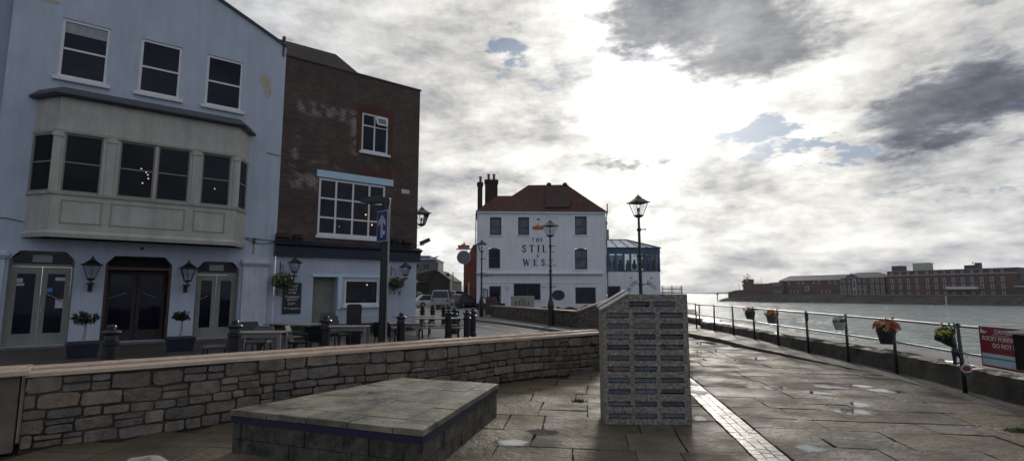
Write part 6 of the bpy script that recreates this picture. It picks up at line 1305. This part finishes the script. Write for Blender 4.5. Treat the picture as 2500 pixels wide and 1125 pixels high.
# ------------------------------------------------------------------ buildings beyond the car park
g1_ = Frame(at(1000, 740, 88)[:2], R(-4)); e = empty('dark_gabled_barn', (g1_.A[0], g1_.A[1], 0), R(-4), 'dark gabled brick shed with brown roof beyond the car park', 'shed'); gx, gzz = g1_.xs, g1_.zs
K['barn'] = brick_mat('dark_shed_brick', (.032, .024, .022), (.024, .02, .018), (.03, .03, .028), .3, .1, .01, axes='wz', dirt=.3)
m = MB(); m.prism([(gx(1047, 700), 0), (gx(1103, 700), 0), (gx(1103, 686), gzz(1103, 686)), (gx(1066, 661), gzz(1066, 661)), (gx(1047, 672), gzz(1047, 674))], 0, 10, 'y'); m.box(-4, gx(1047, 700), .5, 10, 0, gzz(1040, 690)); m.build('wall', K['barn'], e)
m = MB(); m.loft([[(-4, -.1, gzz(1030, 690)), (gx(1047, 690), -.1, gzz(1047, 690)), (gx(1066, 661), -.1, gzz(1066, 661)), (-4, 5, gzz(1020, 664))], [(-4, .0, gzz(1030, 690) + .2), (gx(1047, 690), .0, gzz(1047, 690) + .2), (gx(1066, 660), .0, gzz(1066, 660) + .2), (-4, 5, gzz(1020, 664) + .2)]]); m.prism([(gx(1066, 661), gzz(1066, 661)), (gx(1104, 687), gzz(1104, 687)), (gx(1104, 685), gzz(1104, 685)), (gx(1066, 658), gzz(1066, 658))], -.2, 10, 'y'); m.build('roof', K['rooftile'], e)
part('end_pier', K['cream'], e, (gx(1099, 700), gx(1104.5, 700), -.3, -.05, 0, gzz(1103, 685))); m = MB(); m.lathe([(.25, 0), (.5, .3), (.05, .6)], (gx(1085, 672), 3, gzz(1085, 672)), 8); m.build('roof_vent', K['slate'], e)
e = empty('flag_mast', (*at(1105, 740, 84)[:2], 0), 0, 'thin bare mast beside the dark shed gable', 'mast'); m = MB(); m.tube([(0, 0, 0), (0, 0, at(1105, 664, 84).z)], .09, 6); m.build('mast', K['slate'], e)
g2_ = Frame(at(990, 740, 112)[:2], 0); e = empty('grey_modern_block', (g2_.A[0], g2_.A[1], 0), 0, 'grey flat roofed modern block showing above the shed roof', 'building'); gx, gzz = g2_.xs, g2_.zs
K['modgrey'] = M('grey_render', (.11, .115, .125), .6, .1, .5); part('wall', K['modgrey'], e, (0, gx(1064, 700), 0, 12, 0, gzz(1040, 634))); part('roof_slab', K['trim'], e, (0, gx(1066, 700), -.4, 12, gzz(1040, 634), gzz(1040, 631))); part('upper_floor', K['modgrey'], e, (0, gx(1048, 640), 1, 10, gzz(1030, 631), gzz(1030, 623)))
part('side_bay', K['modgrey'], e, (gx(1064, 700), gx(1068, 700), .5, 8, 0, gzz(1066, 639))); w_ = part('window', K['black'], e, (gx(1034, 650), gx(1046, 650), -.15, 0, gzz(1040, 654), gzz(1040, 645))); part('mullion', K['modgrey'], w_, (gx(1040, 650) - .12, gx(1040, 650) + .12, -.2, -.15, gzz(1040, 654), gzz(1040, 645)))
m = MB()
for k in range(6): x0 = gx(1051 + k, 632); m.tube([(x0, 2, gzz(1050, 631)), (x0 + .2 * k, 2, gzz(1052, 628 - k))], .08, 4)
m.build('roof_plant', K['slate'], e)
# spiked fence on the quay
fp = at(1617, 716, 57); e = empty('spiked_fence', (fp.x, 57, 0), R(4), 'pale spiked railings at the quay end right of the conservatory', 'fence'); w_ = at(1666, 716, 57).x - fp.x; zt_ = at(1640, 697, 57).z
m = MB(); m.tube([(0, 0, zt_ - .35), (w_, 0, zt_ - .35)], .035, 5); m.tube([(0, 0, .4), (w_, 0, .4)], .035, 5); m.build('rail', K['slate'], e)
m = MB()
for k in range(17): xx = w_ * k / 16; m.tube([(xx, 0, .1), (xx, 0, zt_ - .1), (xx, 0, zt_)], [.025, .025, .004], 5)
m.build('spikes', K['slate'], e)
for k in (0, 8, 16): xx = w_ * k / 16; m = MB(); m.tube([(xx, 0, 0), (xx, 0, zt_ + (.0 if k else 0))], .06, 6); m.build('post', K['slate'], e)
# ------------------------------------------------------------------ things on the railing
def rpt(Y, z, out=0.): return (postx(Y) - out, Y, z)
def bucket(m, r0, r1, h, z0=0.): m.lathe([(r0, z0), (r1, z0 + h), (r1 * 1.06, z0 + h), (r1 * 1.06, z0 + h - .02), (r1 * .99, z0 + h - .025)], n=16); 
def flowerpot(u, vt, vb, ru, label, potcol, cols, seed, big=1., n=40, wrap=None, Yo=0.):
    # height and distance follow from the post it hangs at
    x_, y_ = u
    c = at(x_, vb, y_ - Yo); zt_ = at(x_, vt, y_ - Yo).z; zb_ = c.z; hh = zt_ - zb_; r_ = ru / 1280 * y_ * 1.02
    e = empty('flower_bucket', (c.x, y_ - Yo, zb_), 0, label, 'flower bucket', 'memorial flower buckets on the railing'); rg_ = random.Random(seed)
    m = MB(); bucket(m, r_ * .62, r_ * .92, hh * .55); m.build('bucket', potcol, e, smooth=False)
    m = MB(); leaves(m, (0, 0, hh * .60), r_ * .9, 160, r_ * .22, [(1, 1.2, .7), (.6, .9, .5)], rg_, (1, 1, .55)); m.build('foliage', K['leaf'], e)
    m = MB(); florets(m, (0, 0, hh * .58), r_ * big, n, r_ * .26, cols, rg_, (1.05, 1, hh * .42 / (r_ * big) )); m.build('flowers', K['petal'], e)
    m = MB(); m.tube([(-r_ * .9, 0, hh * .5), (0, .02 + Yo * .3, hh * .95), (r_ * .9, 0, hh * .5)], .004, 4); m.build('handle', K['black'], e); return e
Pk = POSTS   # indices: 2 -> post seen at 2345, 3 -> 2183, 4 -> 2070, 5 -> 1972, 6 -> 1899, 7 -> 1843, 8 -> 1792
K['gbucket'] = M('grey_bucket', (.045, .05, .055), .4, .2, 6); K['wbucket'] = M('white_bucket', (.40, .42, .38), .45, .1, 6); K['mbucket'] = M('metal_bucket', (.14, .15, .15), .35, .2, 6, metal=.4); K['dbucket'] = M('dark_bucket', (.02, .024, .035), .4, .2, 6)
flowerpot((1832, Pk[7][1]), 748, 779, 13, 'grey bucket of dusky pink roses on the railing', K['gbucket'], [(.45, .08, .12), (.5, .14, .18)], 1, 1.25, 26, Yo=.12)
flowerpot((1885, Pk[6][1]), 756, 789, 14, 'dented metal bucket of bright orange red flowers', K['mbucket'], [(.75, .10, .02), (.8, .2, .03)], 2, 1.05, 44, Yo=.12)
flowerpot((2050, Pk[4][1]), 771, 805, 15, 'white bucket with white blooms and green leaves on the railing', K['wbucket'], [(.55, .6, .6), (.2, .35, .45), (.5, .55, .5)], 3, .9, 12, Yo=.10)
flowerpot((2166, Pk[3][1]), 780, 839, 22, 'large dark bucket crammed with orange and crimson flowers', K['dbucket'], [(.62, .12, .02), (.5, .05, .03), (.75, .3, .05)], 4, 1.18, 95, Yo=.14)
p5 = Pk[5]; c = at(1970, 774, p5[1] - .06); e = empty('small_plaque', tuple(c), 0, 'small dark plaque fixed to a railing post between two flower buckets', 'plaque'); part('plate', K['navy'], e, (-.05, .03, -.02, .02, -.10, .10), bevel=.005)
# bouquet
p2_ = Pk[2]; Yb = p2_[1] - .12; c = at(2330, 845, Yb); e = empty('flower_bouquet', tuple(c), 0, 'yellow bouquet in green paper tied to the railing with dark ribbon', 'bouquet'); rg_ = random.Random(12)
tip = at(2293, 822, Yb) - c; top = at(2340, 795, Yb) - c
ax_ = Vector((-.36, -.05, .42)).normalized(); b1 = ax_.orthogonal().normalized(); b2_ = ax_.cross(b1); K['paper'] = M('green_wrap', (.025, .07, .045), .4, .3, 8)
def cone(m, L0, L1, r0, r1, n=14, jit=.0): m.loft([[ax_ * L0 + (b1 * math.cos(k * 2 * math.pi / n) + b2_ * math.sin(k * 2 * math.pi / n)) * r0 for k in range(n)], [ax_ * (L1 + rg_.uniform(-jit, jit)) + (b1 * math.cos(k * 2 * math.pi / n) + b2_ * math.sin(k * 2 * math.pi / n)) * r1 for k in range(n)]], cap=False)
m = MB(); cone(m, -.02, .26, .03, .155, jit=.02); m.build('wrapping', K['paper'], e)
m = MB(); cone(m, .17, .29, .115, .185, jit=.02); m.build('clear_collar', K['lampglass'], e)
m = MB(); leaves(m, tuple(ax_ * .25), .12, 120, .03, [(1, 1.1, .5)], rg_); m.build('foliage', K['leaf'], e); m = MB(); florets(m, tuple(ax_ * .24), .125, 60, .026, [(.72, .60, .05), (.65, .62, .2)], rg_, (1, 1, 1), .1); m.build('flowers', K['petal'], e)
m = MB(); m.tube([tuple(at(2300, 800, Yb) - c), tuple(at(2309, 790, Yb) - c + Vector((0, .1, 0))), tuple(at(2318, 806, Yb) - c), (0, 0, .04)], [.022, .02, .02, .015], 5)
m.tube([(0, 0, .02), (-.03, -.02, -.08), tuple(at(2332, 890, Yb) - c)], [.03, .035, .02], 6); m.tube([(0, 0, .0), (.03, 0, -.10), tuple(at(2347, 875, Yb) - c)], [.03, .035, .02], 6); m.build('ribbon', K['navy'], e)
m = MB()
for u in (2326, 2338): m.tube([tuple(at(u, 806, Yb) - c), tuple(at(u + 3, 789, Yb) - c + Vector((0, .10, 0))), tuple(at(u + 9, 793, Yb) - c + Vector((0, .15, 0)))], .012, 5)
m.build('knot', K['paper'], e)
# little white pot hanging from the middle rail
c = at(2361, 905, 8.5); e = empty('hanging_pot', tuple(c), R(0), 'small white pot lined with dark red hanging crooked at the railing foot', 'pot')
m = MB(); m.m = Matrix.Rotation(R(-38), 4, 'Y') @ Matrix.Rotation(R(32), 4, 'X'); m.lathe([(.042, -.07), (.068, .05), (.073, .05), (.073, .062), (.062, .062)], n=16); m.build('pot', K['wbucket'], e); g = MB(); g.m = m.m; g.lathe([(.02, .045), (.060, .06), (.055, .063)], n=14); g.build('red_lining', M('dark_red_moss', (.14, .02, .02), .8, .3, 20), e)
m = MB(); mr = Vector(rpt(8.6, .66, .0)) - c; m.tube([(-.06, 0, .04), tuple(mr * .9 + Vector((-.02, 0, 0))), tuple(mr), (.03, 0, .06)], .005, 5); m.build('string', K['wbucket'], e)
# ------------------------------------------------------------------ danger sign hung on the railing
def onrail(u, v):   # where the line of sight meets the vertical plane of the rail, 5 cm on the near side
    A_, B_ = Vector(POSTS[1][:2]), Vector(POSTS[2][:2]); d_ = (B_ - A_).normalized(); n_ = Vector((-d_.y, d_.x)); r_ = ray(u, v); t = ((A_ + n_ * .05).dot(n_)) / (r_.x * n_.x + r_.y * n_.y); return Vector((r_.x * t, r_.y * t, EYE + r_.z * t))
a_ = onrail(2389, 795); b_ = onrail(2405, 893); A_, B_ = Vector(POSTS[2][:2]), Vector(POSTS[1][:2]); d_ = (B_ - A_).normalized(); ang = math.atan2(d_.y, d_.x)
# signs face the path: local x runs towards the viewer, local -y to the path
e = empty('danger_sign', (a_.x, a_.y, 0), ang, 'red danger sign with white lettering and a pale blue strip hung on the railing', 'warning sign')
zt_, zb_ = 1.055, .60; zt_ = a_.z; zb_ = b_.z; LS = 1.02; h_ = zt_ - zb_
K['signred'] = M('danger_red', (.19, .010, .020), .45, .1, 3); K['sw'] = M('sign_lettering_white', (.55, .52, .52), .5, .05); K['teal'] = M('teal_band', (.04, .22, .30), .5)
part('panel', K['signred'], e, (0, LS, -.006, .006, zb_, zt_), bevel=.003)
part('white_strip', M('pale_sign_strip', (.42, .50, .55), .5, .06, 2), e, (.03, LS - .03, -.0085, -.0062, zb_ + .03, zb_ + h_ * .34)); part('teal_line', K['teal'], e, (.05, LS - .05, -.011, -.0086, zb_ + h_ * .215, zb_ + h_ * .255))
def stxt(t, x_, z_, s_, al='LEFT'): sans('sign_lettering', t, s_, K['sw'], e, (x_, -.0065, z_), depth=.0015, align=al, bold=.0015)
stxt('DANGER', .32, zt_ - .068, .092); stxt('ROCKY FORESHORE', .06, zt_ - .175, .088); stxt('DO NOT DIVE', .26, zt_ - .275, .090)
part('underline', K['sw'], e, (.27, .60, -.009, -.0062, zt_ - .122, zt_ - .116))
m = MB(); m.prism([(.04, zt_ - .10), (.14, zt_ - .10), (.18, zt_ - .06), (.12, zt_ - .075), (.08, zt_ - .05), (.04, zt_ - .035)], -.009, -.0062, 'y'); m.build('pictogram', K['sw'], e)
m = MB(); cx_, cz_ = .62, zb_ + h_ * .1; m.tube([(cx_ + .02 * math.cos(t * .524), -.009, cz_ + .02 * math.sin(t * .524)) for t in range(13)], .003, 4); m.build('strip_emblem', K['teal'], e)
m = MB(); 
for x_ in (.06, LS - .06): m.box(x_ - .012, x_ + .012, -.008, .10, zt_ - .03, zt_ - .01)
m.build('strap', K['galv'], e)
# capped dark box post in front of the sign
pb_ = at(2512, 905, 7.05); e = empty('capped_post', (pb_.x, 7.05, 0), R(8), 'black square housing with a grey pointed cap at the right edge before the danger sign', 'post')
z1_ = at(2490, 812, 7.05).z; z0_ = pb_.z
part('housing', K['black'], e, (-.045, .16, -.08, .12, z0_, z1_ - .02), bevel=.006); m = MB(); m.loft([[(-.17, -.11, z1_ - .02), (.2, -.11, z1_ - .02), (.2, .14, z1_ - .02), (-.17, .14, z1_ - .02)], [(-.15, -.10, z1_ + .0), (.2, -.10, z1_ + .01), (.2, .13, z1_ + .01), (-.15, .13, z1_ + .0)], [(.02, -.02, z1_ + .035), (.14, -.02, z1_ + .035), (.14, .05, z1_ + .035), (.02, .05, z1_ + .035)]]); m.build('cap', K['slate'], e)
m = MB(); m.tube([(.05, .02, 0), (.05, .02, z0_)], .03, 8); m.build('stem', K['post'], e); m = MB(); m.tube([(-.09, -.04, (z0_ + z1_) / 2 - .03), (.02, -.04, (z0_ + z1_) / 2 - .03)], .012, 6); m.build('bolt', K['galv'], e)
# ------------------------------------------------------------------ loose stone, weeds
rp_ = at(346, 1118, 3.15); e = None; m = MB(); r = random.Random(31); rings = []
for k, (z_, s_) in enumerate(((-.02, 1.05), (.10, 1.08), (.22, 1.0), (.27, .86), (.285, .55))):
    rings.append([((.155 + .02 * math.sin(3 * a * .5236)) * s_ * math.cos(a * .5236) * (1 + r.uniform(-.06, .06)), .11 * s_ * math.sin(a * .5236) * (1 + r.uniform(-.06, .06)), z_ * (rp_.z - .035) / .27 + r.uniform(-.008, .008) + (.012 * math.cos(a * .5236) if k > 2 else 0)) for a in range(12)])
m.loft(rings); o = m.build('loose_boulder', K['slab'], loc=(rp_.x, 3.15, 0)); m2 = o; tag(o, 'rough pale boulder top poking up at the bottom of the view before the wall', 'boulder'); o.data.materials[0] = M('boulder_stone', (.24, .225, .17), .7, .3, 9, .9, 25, bdist=.012, detail=8)
def weeds(u, v, n, s_, seed, label):
    p_ = gnd(u, v); m = MB(); r = random.Random(seed)
    for _ in range(n):
        a = r.uniform(0, 6.28); d0 = r.random() * s_; b_ = Vector((math.cos(a) * d0 * 1.8, math.sin(a) * d0, 0)); t_ = b_ + Vector((r.gauss(0, .02), r.gauss(0, .02), r.uniform(.015, .05))); w_ = Vector((r.gauss(0, 1), r.gauss(0, 1), 0)).normalized() * .004; m.cur = (r.uniform(.6, 1.5), r.uniform(.8, 1.6), .6); m.poly([b_ - w_, b_ + w_, t_])
    o = m.build('weed_tuft', K['leaf'], loc=(p_[0], p_[1], .0)); tag(o, label, 'weeds')
weeds(2492, 1052, 400, .10, 1, 'small green tuft growing between flagstones at the right edge'); weeds(1415, 980, 240, .07, 2, 'small green moss tuft on the paving left of the slotted pillar')
